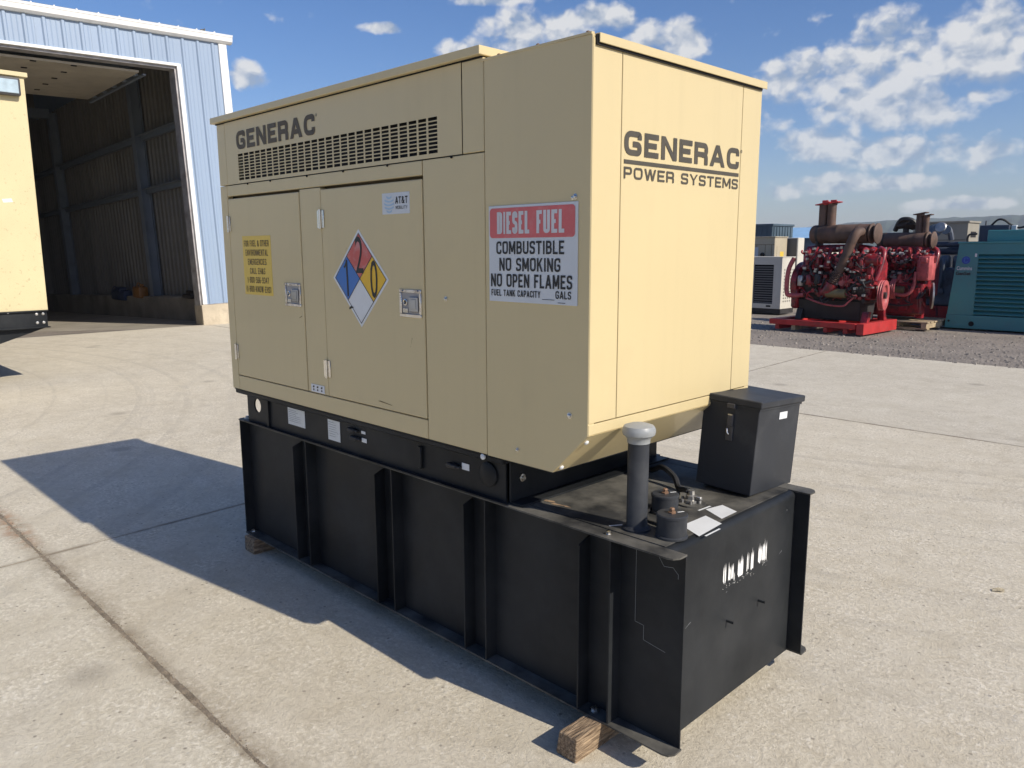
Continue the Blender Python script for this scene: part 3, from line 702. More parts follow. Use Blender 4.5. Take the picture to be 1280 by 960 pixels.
def build_decals():
    # end lettering
    mp = lambda u, w, l=0: endp(u, w, .0004 + l)
    t = root_part('brand_lettering', block_letters('GENERAC', .066, .742, 1.879, 1.951, mp, .235, .17), 'brand', 'grey brand lettering on the sunlit end')
    b = B(); b.box((XE + .0005, .066, 1.8535), (XE + .0018, .743, 1.8655)); G('underline', b, 'brand', t)
    letter_words('POWER SYSTEMS', .066, .741, 1.8095, 1.8445, mp, .185, .22, 1.22, 'brand', t)
    ms = lambda u, w, l=0: side(u, w, .0004 + l)
    root_part('brand_lettering', block_letters('GENERAC', -2.513, -1.80, 2.074, 2.158, ms, .24, .17), 'brand_side', 'dark grey brand lettering above the louvres')
    for c_, mm in (((.756, 1.943), mp), ((-1.786, 2.150), ms)):
        b = B(); n = 12
        for i in range(n):
            a0, a1 = 2 * math.pi * i / n, 2 * math.pi * (i + 1) / n
            b.face([mm(c_[0] + r * math.cos(a), c_[1] + r * math.sin(a)) for a, r in ((a0, .0035), (a1, .0035), (a1, .0058), (a0, .0058))])
        G('registered_mark', b, 'brand')
    # diesel sign
    x0, x1, z0, z1 = -.744, -.358, 1.429, 1.7385
    b = B(); b.box((x0, YE - .0035, z0), (x1, YE - .0005, z1), .0008); s = G('warning_sign', b, 'sign', label='white diesel fuel warning sign with a red banner')
    b = B(); rr = .012; bx0, bx1, bz0, bz1 = x0 + .006, x1 - .010, 1.635, z1 - .008; pts = []
    for cx, cz, a0 in ((bx1 - rr, bz1 - rr, 0), (bx0 + rr, bz1 - rr, 90), (bx0 + rr, bz0 + rr, 180), (bx1 - rr, bz0 + rr, 270)):
        for k in range(5): pts.append((cx + rr * math.cos(R_(a0 + 22.5 * k)), cz + rr * math.sin(R_(a0 + 22.5 * k))))
    b.face([side(u, w, .0030) for u, w in pts]); G('red_banner', b, 'redban', s)
    m2 = lambda u, w: side(u, w, .0036)
    wd = x1 - x0
    fx = lambda f: x0 + wd * f
    m2 = lambda u, w, l=0: side(u, w, .0036 + l)
    G('lettering', block_letters('DIESEL', fx(.105), fx(.485), 1.648, 1.718, m2, .17, .2, 1.0), 'wink', s)
    G('lettering', block_letters('FUEL', fx(.565), fx(.865), 1.648, 1.718, m2, .17, .2, 1.0), 'wink', s)
    for txt, a, c, lo, hi in (('COMBUSTIBLE', .095, .865, 1.5835, 1.6245), ('NO SMOKING', .130, .825, 1.5295, 1.5715), ('NO OPEN FLAMES', .025, .95, 1.4775, 1.5200),
                              ('FUEL TANK CAPACITY', .03, .61, 1.4475, 1.4685), ('GALS', .775, .94, 1.4475, 1.4715)):
        letter_words(txt, fx(a), fx(c), lo, hi, m2, .165, .2, .95, 'ink', s)
    t = B()
    t.face([m2(fx(.63), 1.4425), m2(fx(.765), 1.4425), m2(fx(.765), 1.4442), m2(fx(.63), 1.4442)])
    G('fill_in_line', t, 'ink', s)
    t = B(); t.face([m2(fx(.80), 1.4345), m2(fx(.88), 1.4345), m2(fx(.88), 1.4362), m2(fx(.80), 1.4362)]); G('small_print', t, 'ink', s)
    b = B(); b.lathe([(.007, 0), (.007, .002), (.004, .004)], (x1 - .022, YE - .001, z1 + .010), (0, -1, 0), 8); G('sign_screw', b, 'steel')
    # hazard diamond
    cx, cz, h = -1.507, 1.4845, .196

    def dq(u, w, d): # diamond coordinates: u along the upper-right edge, w along the upper-left edge
        return side(cx + (u - w) * h, cz + (u + w - 1) * h, d)
    b = B(); b.prism([(cx - h, cz), (cx, cz - h), (cx + h, cz), (cx, cz + h)], YE - .0030, YE - .0018); d = G('hazard_diamond', b, 'white', label='four colour hazard diamond sticker')
    e = .035
    b = B()
    for a, c in ((e, e + .012), (1 - e - .012, 1 - e)):
        b.face([dq(a, e, .0022), dq(c, e, .0022), dq(c, 1 - e, .0022), dq(a, 1 - e, .0022)]); b.face([dq(e, a, .0024), dq(1 - e, a, .0024), dq(1 - e, c, .0024), dq(e, c, .0024)])
    b.face([dq(.494, e, .0026), dq(.506, e, .0026), dq(.506, 1 - e, .0026), dq(.494, 1 - e, .0026)])
    b.face([dq(e, .494, .0028), dq(1 - e, .494, .0028), dq(1 - e, .506, .0028), dq(e, .506, .0028)])
    G('outline', b, 'ink', d)
    lo, m0, m1, hi = e + .012, .494, .506, 1 - e - .012
    for nm, u0, u1, w0, w1 in (('dred', m1, hi, m1, hi), ('dblue', lo, m0, m1, hi), ('dyel', m1, hi, lo, m0), ):
        b = B(); b.face([dq(u0, w0, .0020), dq(u1, w0, .0020), dq(u1, w1, .0020), dq(u0, w1, .0020)]); G('colour_quadrant', b, nm, d)
    md = lambda u, w: side(u, w, .0030)
    for ch, a, c, lo_, hi_ in (('2', -.026, .028, .022, .168), ('0', .074, .122, -.075, .075)): G('numeral', fit_text(ch, cx + a, cx + c, cz + lo_, cz + hi_, md), 'ink', d)
    t = B(); ml = lambda u, w, l=0: side(u, w, .0030 + l); stroke(t, [(cx - .088, cz - .074), (cx - .092, cz + .074)], .011, .011, ml, 0); stroke(t, [(cx - .090, cz + .070), (cx - .104, cz + .048), (cx - .112, cz + .044)], .009, .009, ml, .0002); G('numeral', t, 'ink', d)
    b = B(); b.face([md(cx - .085, cz - .128), md(cx - .05, cz - .118), md(cx - .066, cz - .112), md(cx - .048, cz - .105), md(cx - .082, cz - .118)]); G('tear', b, 'ink', d)
    # yellow notice
    x0, x1, z0, z1 = -2.509, -2.229, 1.386, 1.667
    b = B(); b.box((x0, YE - .0030, z0), (x1, YE - .0020, z1)); s = G('emergency_notice', b, 'yel', label='yellow emergency telephone notice on the left door')
    wd = x1 - x0
    for i, (txt, f) in enumerate((('FOR FUEL & OTHER', .88), ('ENVIRONMENTAL', .80), ('EMERGENCIES', .66), ('CALL EH&S', .54), ('1-800-566-9347', .76), ('(1-800-KNOW-EHS)', .88))):
        zc = z1 - .036 - i * .0435; c = (x0 + x1) / 2
        letter_words(txt, c - wd * f / 2, c + wd * f / 2, zc - .0145, zc + .0145, lambda u, w, l=0: side(u, w, .0026 + l), .15, .24, .9, 'yink', s)
    # carrier sticker
    x0, x1, z0, z1 = -1.339, -1.169, 1.7315, 1.8095
    b = B(); b.box((x0, YE - .0030, z0), (x1, YE - .0020, z1)); s = G('carrier_sticker', b, 'sign', label='small white carrier sticker on the right door')
    m3 = lambda u, w, l=0: side(u, w, .0026 + l)
    b = B(); cx, cz = x0 + .045, (z0 + z1) / 2
    for k in range(5):
        zc = cz + .026 - .0130 * k; hw = math.sqrt(max(.0002, .031 ** 2 - (zc - cz) ** 2)); pts = []
        for i in range(9):
            f = -1 + 2 * i / 8; pts.append((cx + hw * f, zc - .007 * (1 - f * f) + .0035))
        low = [(cx + hw * f * .96, zc - .0075 - .007 * (1 - f * f) * .7 + .0035) for f in [1 - 2 * i / 8 for i in range(9)]]
        b.face([m3(u, w) for u, w in pts + low])
    G('globe', b, 'ltblue', s)
    t = block_letters('AT&T', x0 + .084, x1 - .010, cz - .002, cz + .024, m3, .17, .15, .95); G('lettering', t, 'ink', s); G('lettering', block_letters('MOBILITY', x0 + .086, x1 - .012, cz - .022, cz - .010, m3, .14, .25, .9), 'ink', s)
    # small instruction label on the centre post
    b = B(); b.box((-1.926, YE - .0026, .971), (-1.815, YE - .0012, 1.006)); s = G('instruction_label', b, 'white')
    b = B()
    for cx in (-1.905, -1.872, -1.838):
        b.face([side(cx - .008, .992, .0018), side(cx + .003, .990, .0018), side(cx + .010, .999, .0018), side(cx - .004, 1.0, .0018)]); b.face([side(cx - .006, .978, .0018), side(cx + .006, .978, .0018), side(cx + .004, .987, .0018), side(cx - .004, .986, .0018)])
    G('pictograms', b, 'ink', s)


def root_part(name, b, mat, label): return G(name, b, mat, None, label)


H0, H1 = .0834, .7156


def build_base():
    # skid rails carrying the set
    for y, s in ((-.045, 1), (.852, -1)):
        b = B(); web = []
        # web with a lifting hole near the left end
        xa, xb, xc, za, zb = -2.648, -2.425, -.715, H1 + .0015, Z0 - .004
        cx, cz, r = -2.540, .812, .036; n = 24
        ring = [(cx + r * math.cos(2 * math.pi * i / n), cz + r * math.sin(2 * math.pi * i / n)) for i in range(n)]
        rect = []
        for u, w in ring:
            dx, dz = u - cx, w - cz; k = min((xb - cx) / dx if dx > 1e-6 else ((xa - cx) / dx if dx < -1e-6 else 9e9), (zb - cz) / dz if dz > 1e-6 else ((za - cz) / dz if dz < -1e-6 else 9e9))
            rect.append((cx + dx * k, cz + dz * k))
        for yy in (y, y + .008 * s):
            vi = [b.bm.verts.new((u, yy, w)) for u, w in ring]; vo = [b.bm.verts.new((u, yy, w)) for u, w in rect]
            for i in range(n):
                j = (i + 1) % n; b.bm.faces.new((vi[i], vi[j], vo[j], vo[i]))
        for i in range(n):
            j = (i + 1) % n; b.face([(ring[i][0], y, ring[i][1]), (ring[j][0], y, ring[j][1]), (ring[j][0], y + .008 * s, ring[j][1]), (ring[i][0], y + .008 * s, ring[i][1])])
        for u, w in ((xa, za), (xa, zb), (xb, zb), (xb, za)):
            pass
        bmesh.ops.recalc_face_normals(b.bm, faces=b.bm.faces)
        b.box((xb, y, za), (xc, y + .008 * s, zb))
        b.box((-2.41, y - .010 * s, za), (-2.428, y, zb))
        for cxx, czz in ((xa, za), (xb, za), (xa, zb), (xb, zb)):  # fill the corners the fan leaves open
            b.box((min(cxx, cxx + (.045 if cxx == xa else -.045)), y + .0005 * s, min(czz, czz + (.03 if czz == za else -.03))), (max(cxx, cxx + (.045 if cxx == xa else -.045)), y + .0075 * s, max(czz, czz + (.03 if czz == za else -.03))))
        b.box((-2.715, y - .030 * s, Z0 - .026), (-.70, y + .012 * s, Z0 - .004), .004)
        b.box((-2.655, y - .022 * s, H1 + .001), (-.70, y - .001 * s, H1 + .006))
        G('skid_rail', b, 'black')
    b = B(); b.box((-.706, -.036, H1 + .002), (-.698, .843, Z0 - .008)); b.box((-.70, -.04, H1 + .001), (-.64, .85, H1 + .008)); G('skid_crossmember', b, 'black')
    b = B(); b.lathe([(.014, 0), (.014, .004), (.008, .005), (.008, .012)], (-.698, .02, .80), (1, 0, 0), 12); G('skid_bolt', b, 'steel')
    ys = -.0455
    for nm, x0, x1, z0, z1, m in (('data_plate', -2.225, -2.068, .768, .850, 'label'), ('rating_label', -1.866, -1.768, .752, .846, 'label'), ('wire_tag', -1.600, -1.570, .822, .834, 'white'), ('wire_tag', -1.598, -1.562, .785, .803, 'white'), ('wire_tag', -.945, -.905, .795, .820, 'white')):
        b = B(); b.box((x0, ys - .002, z0), (x1, ys - .0002, z1)); s = G(nm, b, m)
        if x1 - x0 > .06:
            b = B(); rnd = random.Random(int(x0 * -1000))
            for k in range(7):
                zz = z1 - .012 - k * (z1 - z0 - .02) / 7; a = x0 + .008
                b.face([(a, ys - .0026, zz), (a + (x1 - x0 - .016) * rnd.uniform(.45, 1), ys - .0026, zz), (a + (x1 - x0 - .016) * rnd.uniform(.45, 1), ys - .0026, zz + .0022), (a, ys - .0026, zz + .0022)])
            G('print_lines', b, 'capgrey', s)
    for x, z in ((-1.66, .828), (-1.645, .795), (-.99, .80)):
        b = B(); b.box((x - .03, ys - .02, z - .009), (x + .025, ys, z + .009), .004); b.cyl((x + .02, ys - .01, z), (x + .045, ys - .01, z), .006, seg=8); G('connector_plug', b, 'rubber')
    b = B(); b.lathe([(.045, 0), (.045, .006), (.038, .010), (.0, .011)], (-.80, ys, .805), (0, -1, 0), 24); G('knockout_cover', b, 'black')
    b = B(); b.lathe([(.011, 0), (.011, .006), (.006, .010)], (-.795, ys - .03, Z0 - .012), (0, -1, 0), 10); G('bolt', b, 'white')
    b = B(); b.lathe([(.009, 0), (.009, .004)], (-1.19, ys, .80), (0, -1, 0), 10); b.box((-1.20, ys - .012, .75), (-1.178, ys, .84), .003); G('bracket', b, 'black')

    # tank body: top plate rolls over into the end plate
    b = B(); x0 = -2.728; r = .022; pts = [(x0, H0), (x0, H1 - .002)]
    for k in range(6): a = R_(90 - 18 * k); pts.append((-.055 - r + r * math.cos(a), H1 - .002 - r + r * math.sin(a)))
    pts += [(-.055, H0)]
    b.prism(pts, .0005, .8066); b.smooth = True
    tank = G('fuel_tank', b, 'black', label='black steel fuel tank under the generator')
    b = B(); b.box((-.70, .006, H1 - .0018), (-.082, .801, H1 + .0006)); G('tank_top', b, 'black_top', tank)
    for y0, y1, ys_, s in ((-.006, 0, -.062, -1), (.8071, .8131, .873, 1)):
        b = B(); b.box((-2.728, y0, H0 + .006), (-.0005, y1, H1 - .006), .0008); G('side_plate', b, 'black', tank)
        for z0, z1, xr, nm in ((H1 - .0056, H1, .0, 'top_flange'), (H0, H0 + .006, .004, 'bottom_flange')):
            yi = 0 if s < 0 else .8071
            pts = [(-2.748, yi), (-2.748, ys_ + .02 * -s), (-2.73, ys_), (xr - .03, ys_), (xr - .012, ys_ - .006 * s), (xr, ys_ - .025 * s), (xr, yi)]
            b = B(); b.prism(pts, z0, z1, 'z'); G(nm, b, 'black_top', tank)
        for xa, xb in ((-2.176, -2.055), (-1.497, -1.375), (-.927, -.809), (-.362, -.236)):
            for k, x in enumerate((xa, xb)):
                ztop = H1 - .006 if k else H1 - .035
                yo = ys_ + .003 * -s
                b = B(); b.prism([(y0 if s < 0 else y1, H0 + .006), (yo, H0 + .006), (yo, ztop - .02 * (1 - k)), (y0 if s < 0 else y1, ztop)], x - .006, x, 'x'); G('stiffener', b, 'black', tank)
            if s < 0:
                for zz, dr in ((H1, 1), (H1 - .0056, -1)):
                    b = B(); b.lathe([(.011, 0), (.011, .002), (.0075, .002), (.0075, .010), (.004, .012)], ((xa + xb) / 2 + .03, -.030, zz), (0, 0, dr), 6); G('flange_bolt', b, 'steel', tank)
        b = B(); b.box((-2.734, y0 - .05 if s < 0 else y0, H0 + .006), (-2.7285, y1 if s < 0 else y1 + .05, H1 - .006)); G('end_stiffener', b, 'black', tank)
    for x, y, z in ((-.315, -.030, H0 + .006), (-2.70, -.030, H0 + .006), (-2.715, -.02, H1)):
        b = B(); b.lathe([(.018, 0), (.018, .003), (.011, .003), (.011, .012), (.006, .014)], (x, y, z), (0, 0, 1), 6); G('flange_bolt', b, 'steel', tank)
    # fittings on the tank top
    zt = H1 + .0008
    b = B(); b.lathe([(.047, 0), (.047, .006), (.036, .012), (.0335, .016), (.0335, .30)], (-.236, .073, zt), (0, 0, 1), 28); vp = G('vent_pipe', b, 'box', tank)
    b = B(); b.lathe([(.036, .283), (.037, .296), (.043, .304), (.051, .310), (.053, .318), (.052, .328), (.047, .337), (.030, .343), (.0, .345)], (-.236, .073, zt), (0, 0, 1), 28); G('vent_cap', b, 'capgrey', tank)
    for x, y, r, h in ((-.264, .270, .045, .066), (-.118, .093, .047, .075)):
        b = B(); b.lathe([(r * 1.08, 0), (r * 1.08, .006), (r, .009), (r, h - .010), (r * 1.04, h - .010), (r * 1.04, h - .003), (r * .96, h), (0, h)], (x, y, zt), (0, 0, 1), 32); G('filler_cap', b, 'box', tank)
        b = B(); b.lathe([(.013, 0), (.013, .004), (.009, .006), (.009, .014), (.006, .017), (0, .017)], (x, y, zt + h), (0, 0, 1), 6); G('plug_nut', b, 'rust', tank)
        b = B(); b.face([(x + .012, y + .016, zt + h + .0006), (x + .022, y + .036, zt + h + .0006), (x + .016, y + .038, zt + h + .0006), (x + .006, y + .018, zt + h + .0006)]); G('paint_mark', b, 'white', tank)
    b = B(); b.lathe([(.050, 0), (.050, .006), (.040, .009), (0, .009)], (-.246, .405, zt), (0, 0, 1), 24); G('valve_flange', b, 'black_top', tank)
    b = B(); b.lathe([(.028, .009), (.028, .018), (.020, .020), (.020, .032), (.012, .036), (.012, .050), (0, .052)], (-.246, .405, zt), (0, 0, 1), 8)
    for a in range(6):
        c, s_ = math.cos(a * 1.047), math.sin(a * 1.047); b.lathe([(.006, .009), (.006, .020)], (-.246 + .034 * c, .405 + .034 * s_, zt), (0, 0, 1), 6)
    b.box((-.262, .398, zt + .02), (-.205, .412, zt + .034), .003); G('level_gauge', b, 'alu', tank)
    b = B(); b.tube(smooth_path([(-.66, .62, zt + .03), (-.56, .60, zt + .02), (-.47, .55, zt + .06), (-.40, .53, zt + .04), (-.36, .50, zt + .012), (-.30, .45, zt + .03), (-.262, .415, zt + .04)]), .011, 8); G('wiring_loom', b, 'rubber', tank)
    b = B(); b.tube(smooth_path([(-.30, .24, zt + .012), (-.28, .18, zt + .01), (-.24, .13, zt + .012), (-.18, .12, zt + .012)]), .006, 6); G('thin_hose', b, 'rubber', tank)
    for k, pts in enumerate(([(-.178, .389), (-.088, .342), (-.089, .442), (-.161, .470)], [(-.146, .195), (-.054, .150), (-.064, .301), (-.143, .332)], [(-.045, .165), (-.038, .165), (-.040, .255), (-.047, .255)], [(-.192, .36), (-.184, .36), (-.180, .43), (-.188, .43)], [(-.315, .03), (-.308, .026), (-.27, .085), (-.277, .09)])):
        b = B(); b.face([(x, y, zt + .0008) for x, y in pts]); s = G('warning_label', b, 'white', tank)
    rr_ = random.Random(9)
    for k in range(9):
        x, y = -.685 + .018 * k + rr_.uniform(-.005, .005), .066 + .004 * k % .02; n = 8; r1 = rr_.uniform(.004, .013)
        b = B(); b.face([(x + r1 * 1.8 * math.cos(2 * math.pi * i / n) * rr_.uniform(.6, 1.2), y + r1 * .7 * math.sin(2 * math.pi * i / n) * rr_.uniform(.5, 1.3), zt + .0006 + k * .00003) for i in range(n)]); G('rust_spot', b, 'ruststain', tank)
    # pegs, brush strokes and scratches on the end plate
    for y, z in ((.559, .368), (.344, .367)):
        b = B(); b.cyl((-.055, y, z), (-.028, y, z), .0045, seg=8); G('peg', b, 'black', tank)
    rnd = random.Random(5)
    for y, z, w, h in ((.308, .535, .018, .060), (.341, .532, .034, .055), (.378, .512, .006, .03), (.403, .530, .035, .062), (.463, .534, .014, .066), (.491, .536, .018, .072), (.542, .539, .040, .066), (.582, .538, .021, .068)):
        b = B(); n = max(4, int(w / .0035)); xs = -.0545
        topz = [z + h * (.30 + .35 * rnd.random()) for _ in range(n + 1)]; botz = [z - h * (.28 + .22 * rnd.random()) for _ in range(n + 1)]
        for i in range(n):
            ya, yb = y + w * i / n, y + w * (i + 1) / n
            if rnd.random() < .10 and 0 < i < n - 1: continue
            b.face([(xs, ya, botz[i]), (xs, yb, botz[i + 1]), (xs, yb, (topz[i + 1] + z) / 2), (xs, (ya + yb) / 2, topz[i] + .012 * rnd.random()), (xs, ya, (topz[i] + z) / 2)])
        for k in range(6):
            yy = y + w * rnd.uniform(-.3, 1.3); zz = z - h * rnd.uniform(.5, .8); q = rnd.uniform(.001, .0022)
            b.face([(xs, yy, zz), (xs, yy + q * 2, zz + q * .4), (xs, yy + q * 1.2, zz + q * 1.5)])
        G('brush_stroke', b, 'whitepaint', tank)
    b = B()
    for P in ([(-.177, .689), (-.176, .448), (-.143, .445), (-.143, .397), (-.061, .385)], [(-.177, .685), (-.097, .689), (-.075, .659), (-.043, .664), (-.024, .647), (-.024, .633)]):
        for (xa, za), (xb, zb) in zip(P, P[1:]):
            d = Vector((xb - xa, zb - za)).normalized() * .0008; b.face([(xa - d.y, -.0066, za + d.x), (xa + d.y, -.0066, za - d.x), (xb + d.y, -.0066, zb - d.x), (xb - d.y, -.0066, zb + d.x)])
    for y, z, l in ((.09, .43, .03), (.70, .50, .02), (.74, .655, .006), (.33, .47, .008)):
        b.face([(-.0545, y, z), (-.0545, y + l, z + l * .35), (-.0545, y + l, z + l * .35 + .003), (-.0545, y, z + .0015)])
    G('scratch_lines', b, 'scratch', tank)
    # battery box on the far corner, leaning a little
    M = Matrix.Translation((-.128, .600, .7254)) @ Matrix.Rotation(.0397, 4, 'Y') @ Matrix.Rotation(-.0569, 4, 'X')
    a_, b_, H_ = .223, .3168, .3435

    def BX(name, bb, mat, par=None):
        bmesh.ops.transform(bb.bm, matrix=M, verts=bb.bm.verts); return G(name, bb, mat, par)
    b = B(); b.box((-a_, 0, 0), (0, b_, H_ - .028), .002); bb = BX('battery_box', b, 'box', None); bb['label'] = 'black battery box standing on the tank corner'
    b = B(); b.box((-a_ - .012, -.012, H_ - .024), (.012, b_ + .012, H_), .003); b.box((-a_ - .004, -.004, H_ - .034), (.004, b_ + .004, H_ - .024)); BX('lid', b, 'box', bb)
    b = B(); b.box((-.116, -.012, H_ - .105), (-.094, -.001, H_ - .062), .002); b.box((-.120, -.016, H_ - .040), (-.088, -.004, H_ - .022), .002); b.box((-.118, -.006, H_ - .16), (-.092, -.001, H_ - .105), .001); BX('hasp', b, 'lampframe', bb)
    b = B(); b.tube([(-.110, -.016, H_ - .115), (-.106, -.02, H_ - .128), (-.102, -.016, H_ - .135)], .003, 6); b.box((-.114, -.013, H_ - .066), (-.096, -.0125, H_ - .061)); BX('hasp_ring', b, 'steel', bb)
    b = B(); b.box((.0005, .155, H_ - .078), (.0016, .215, H_ - .052)); BX('sticker', b, 'white', bb)
    b = B(); b.box((-a_ + .02, .03, -.012), (-.02, b_ - .06, 0)); BX('foot', b, 'box', bb)


build_enclosure(); build_decals(); build_base()


def build_blocks():
    b = B(); b.box((-.343, -.188, 0), (-.259, .30, H0 - .0005), .005, 2)
    bmesh.ops.transform(b.bm, matrix=Matrix.Rotation(0, 4, 'Z'), verts=b.bm.verts)
    for v in b.bm.verts:  # a split, skewed off-cut
        if v.co.z > .05: v.co.x += .012 * (v.co.x + .30) / .04 * -.5 + .006
        v.co += Vector((mnoise.noise(v.co * 31), mnoise.noise(v.co * 37 + Vector((3, 1, 2))), 0)) * .004
    obj('wood_block', b, 'wood', None, Vector((-.30, .05, 0)), 'sunlit weathered timber block under the near end of the fuel tank', 'block', 'timber blocks under the tank')
    b = B(); b.box((-2.70, -.088, 0), (-2.59, .35, H0 - .0005), .006, 2)
    for v in b.bm.verts: v.co += Vector((mnoise.noise(v.co * 31), mnoise.noise(v.co * 37 + Vector((3, 1, 2))), 0)) * .005
    obj('wood_block', b, 'wood', None, Vector((-2.65, .12, 0)), 'shaded timber block under the far left corner of the fuel tank', 'block', 'timber blocks under the tank')
    # dry leaf on the concrete
    b = B(); pts = [(0, 0, .002), (.03, .012, .012), (.055, .035, .004), (.05, .05, .014), (.02, .045, .018), (-.008, .03, .008)]
    c = b.bm.verts.new((.025, .026, .004)); vv = [b.bm.verts.new(p) for p in pts]
    for i in range(6): b.bm.faces.new((c, vv[i], vv[(i + 1) % 6]))
    bmesh.ops.solidify(b.bm, geom=list(b.bm.faces), thickness=.001)
    o = obj('dry_leaf', b, 'leaf', None, None, 'single curled pale leaf lying on the sunlit concrete', 'leaf'); o.location = (.31, 2.15, 0.001); o.scale = (.8, .8, .8)


build_blocks()


# ================================================================== blue barn
def build_barn():
    rt = root('metal_building', (-15.6, 5.4, 0), 'pale blue ribbed metal building with a wide open doorway', 'building', (R_(1.5), R_(-1.9), 0))

    def P(name, b, mat, par=None, kind=None): return obj(name, b, mat, par or rt, kind=kind)

    def ribbed(b, y0, y1, z0, z1, x=0.0, pitch=.32, depth=.028, rib=.045, phase=0.0, sgn=1):
        """one sheet of vertical-rib cladding facing +x*sgn, as a folded strip with thickness"""
        prof = [(y0, 0)]; k = math.ceil((y0 - phase) / pitch)
        while phase + k * pitch < y1 - .04:
            c = phase + k * pitch
            if c > y0 + .04: prof += [(c - rib, 0), (c - rib * .45, depth), (c + rib * .45, depth), (c + rib, 0)]
            for f in (.36, .64):
                q = c + pitch * f
                if y0 + .02 < q < y1 - .02: prof += [(q - .012, 0), (q, depth * .16), (q + .012, 0)]
            k += 1
        prof.append((y1, 0)); prof.sort()
        A = [(x + sgn * d, y) for y, d in prof]; Bk = [(x + sgn * (d - .004), y) for y, d in reversed(prof)]
        b.prism(A + Bk, z0, z1, 'z')
    ph = -7.4 + .16
    yy = -7.4
    while yy < -.02:   # sheets over the doorway
        b = B(); ribbed(b, yy, min(yy + .96, -.005) - .002, 5.40, 5.95, 0, phase=ph); P('wall_sheet', b, 'blue'); yy += .96
    b = B(); ribbed(b, -.012, .90, .44, 5.95, .001, phase=ph); P('wall_sheet', b, 'blue')
    b = B(); b.box((-.03, .885, .44), (.036, 1.06, 5.94), .006); b.box((-.5, 1.035, .44), (.03, 1.058, 5.94)); P('corner_trim', b, 'trim')
    b = B(); b.prism([(-.02, 5.93), (.06, 5.93), (.11, 5.97), (.125, 6.055), (.135, 6.06), (.135, 6.085), (.10, 6.085), (-.02, 6.085)], -7.6, 1.17); P('eave_gutter', b, 'trim')
    b = B(); b.prism([(-.02, 6.088), (.14, 6.088), (.14, 6.10), (-14.3, 7.6), (-14.3, 7.5)], -7.6, 1.18); P('roof', b, 'trim')
    for k in range(22):
        y = -7.2 + k * .38
        b = B(); b.box((.06, y - .012, 6.098), (.13, y + .012, 6.125)); P('roof_rib', b, 'trim')
    b = B(); b.box((-.03, -7.4, 5.345), (.035, .02, 5.40), .004); P('header_trim', b, 'trim')
    b = B(); b.box((-.03, -7.4, 5.30), (-.28, -.01, 5.345)); P('header_beam', b, 'jamb')
    b = B(); b.box((-.02, -.06, .44), (.037, .03, 5.345), .004); P('jamb_trim', b, 'trim')
    b = B(); b.box((-.30, -.10, .0), (-.022, -.06, 5.30)); P('door_jamb', b, 'jamb')
    b = B(); b.box((-.34, -.10, -.3), (.045, 1.07, .435), .012, 2); P('foundation', b, 'foundation')
    b = B(); b.box((-.05, -.02, .434), (.05, .92, .446)); P('base_flashing', b, 'jamb')
    # shell
    b = B(); b.box((-14.2, -7.6, -.12), (.0, 1.0, -.006)); P('floor', b, 'bfloor')
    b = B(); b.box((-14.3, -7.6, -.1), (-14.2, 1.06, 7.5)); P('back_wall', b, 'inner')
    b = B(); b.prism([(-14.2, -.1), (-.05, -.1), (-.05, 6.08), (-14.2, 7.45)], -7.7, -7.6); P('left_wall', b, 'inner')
    b = B(); b.prism([(-14.2, -.1), (-.35, -.1), (-.35, 6.08), (-14.2, 7.45)], 1.0, 1.03); P('outer_wall', b, 'blue')
    for k in range(14):   # inner sheets of the right wall, seen through the door
        x1 = -.36 - k * .985; x0 = x1 - .98; b = B(); prof = []; n = 4
        A = [(x0, .80)]
        for i in range(n):
            c = x0 + (i + .5) * .98 / n; A += [(c - .06, .80), (c - .03, .765), (c + .03, .765), (c + .06, .80)]
        A.append((x1, .80)); A += [(x1, .81), (x0, .81)]
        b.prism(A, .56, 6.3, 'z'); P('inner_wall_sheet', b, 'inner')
    b = B(); b.box((-14.2, .42, -.05), (-.34, .95, .56), .02); P('concrete_curb', b, 'curb')
    for x in (-4.35, -11.2):
        b = B(); b.box((x - .11, .50, .56), (x + .11, .515, 6.2)); b.box((x - .11, .735, .56), (x + .11, .75, 6.2)); b.box((x - .006, .515, .56), (x + .006, .735, 6.2)); P('column', b, 'purlin')
        b = B(); b.box((x - .1, -7.5, 6.0), (x + .1, .55, 6.28)); P('rafter', b, 'purlin')
    for z in (3.22, 4.52):
        b = B(); b.box((-14.1, .66, z - .06), (-.36, .76, z + .06)); b.box((-14.1, .55, z + .05), (-.36, .66, z + .062)); P('girt', b, 'purlin')
    for k in range(5):
        b = B(); x = -1.4 - k * 2.6; b.box((x - .04, -7.5, 6.28 + .1 * -x * .9), (x + .04, .9, 6.42 + .1 * -x * .9)); P('purlin', b, 'purlin')
    # raised overhead door, hanging level inside the head
    for k in range(5):
        x1 = -.33 - k * .645; b = B(); b.box((x1 - .64, -6.9, 5.21), (x1, -.70, 5.255), .004); P('overhead_door_section', b, 'odoor')
        b = B(); b.box((x1 - .36, -.70, 5.20), (x1 - .26, -.62, 5.235)); P('door_roller', b, 'purlin')
        for y in (-1.9, -2.6):
            b = B(); b.box((x1 - .08, y - .05, 5.195), (x1 - .03, y + .05, 5.209)); P('door_hinge', b, 'void')
    b = B(); b.box((-3.7, -.64, 5.16), (-.3, -.58, 5.19)); b.box((-.36, -.64, .56), (-.30, -.58, 5.16)) if False else None; P('door_track', b, 'purlin')
    return rt


build_barn()


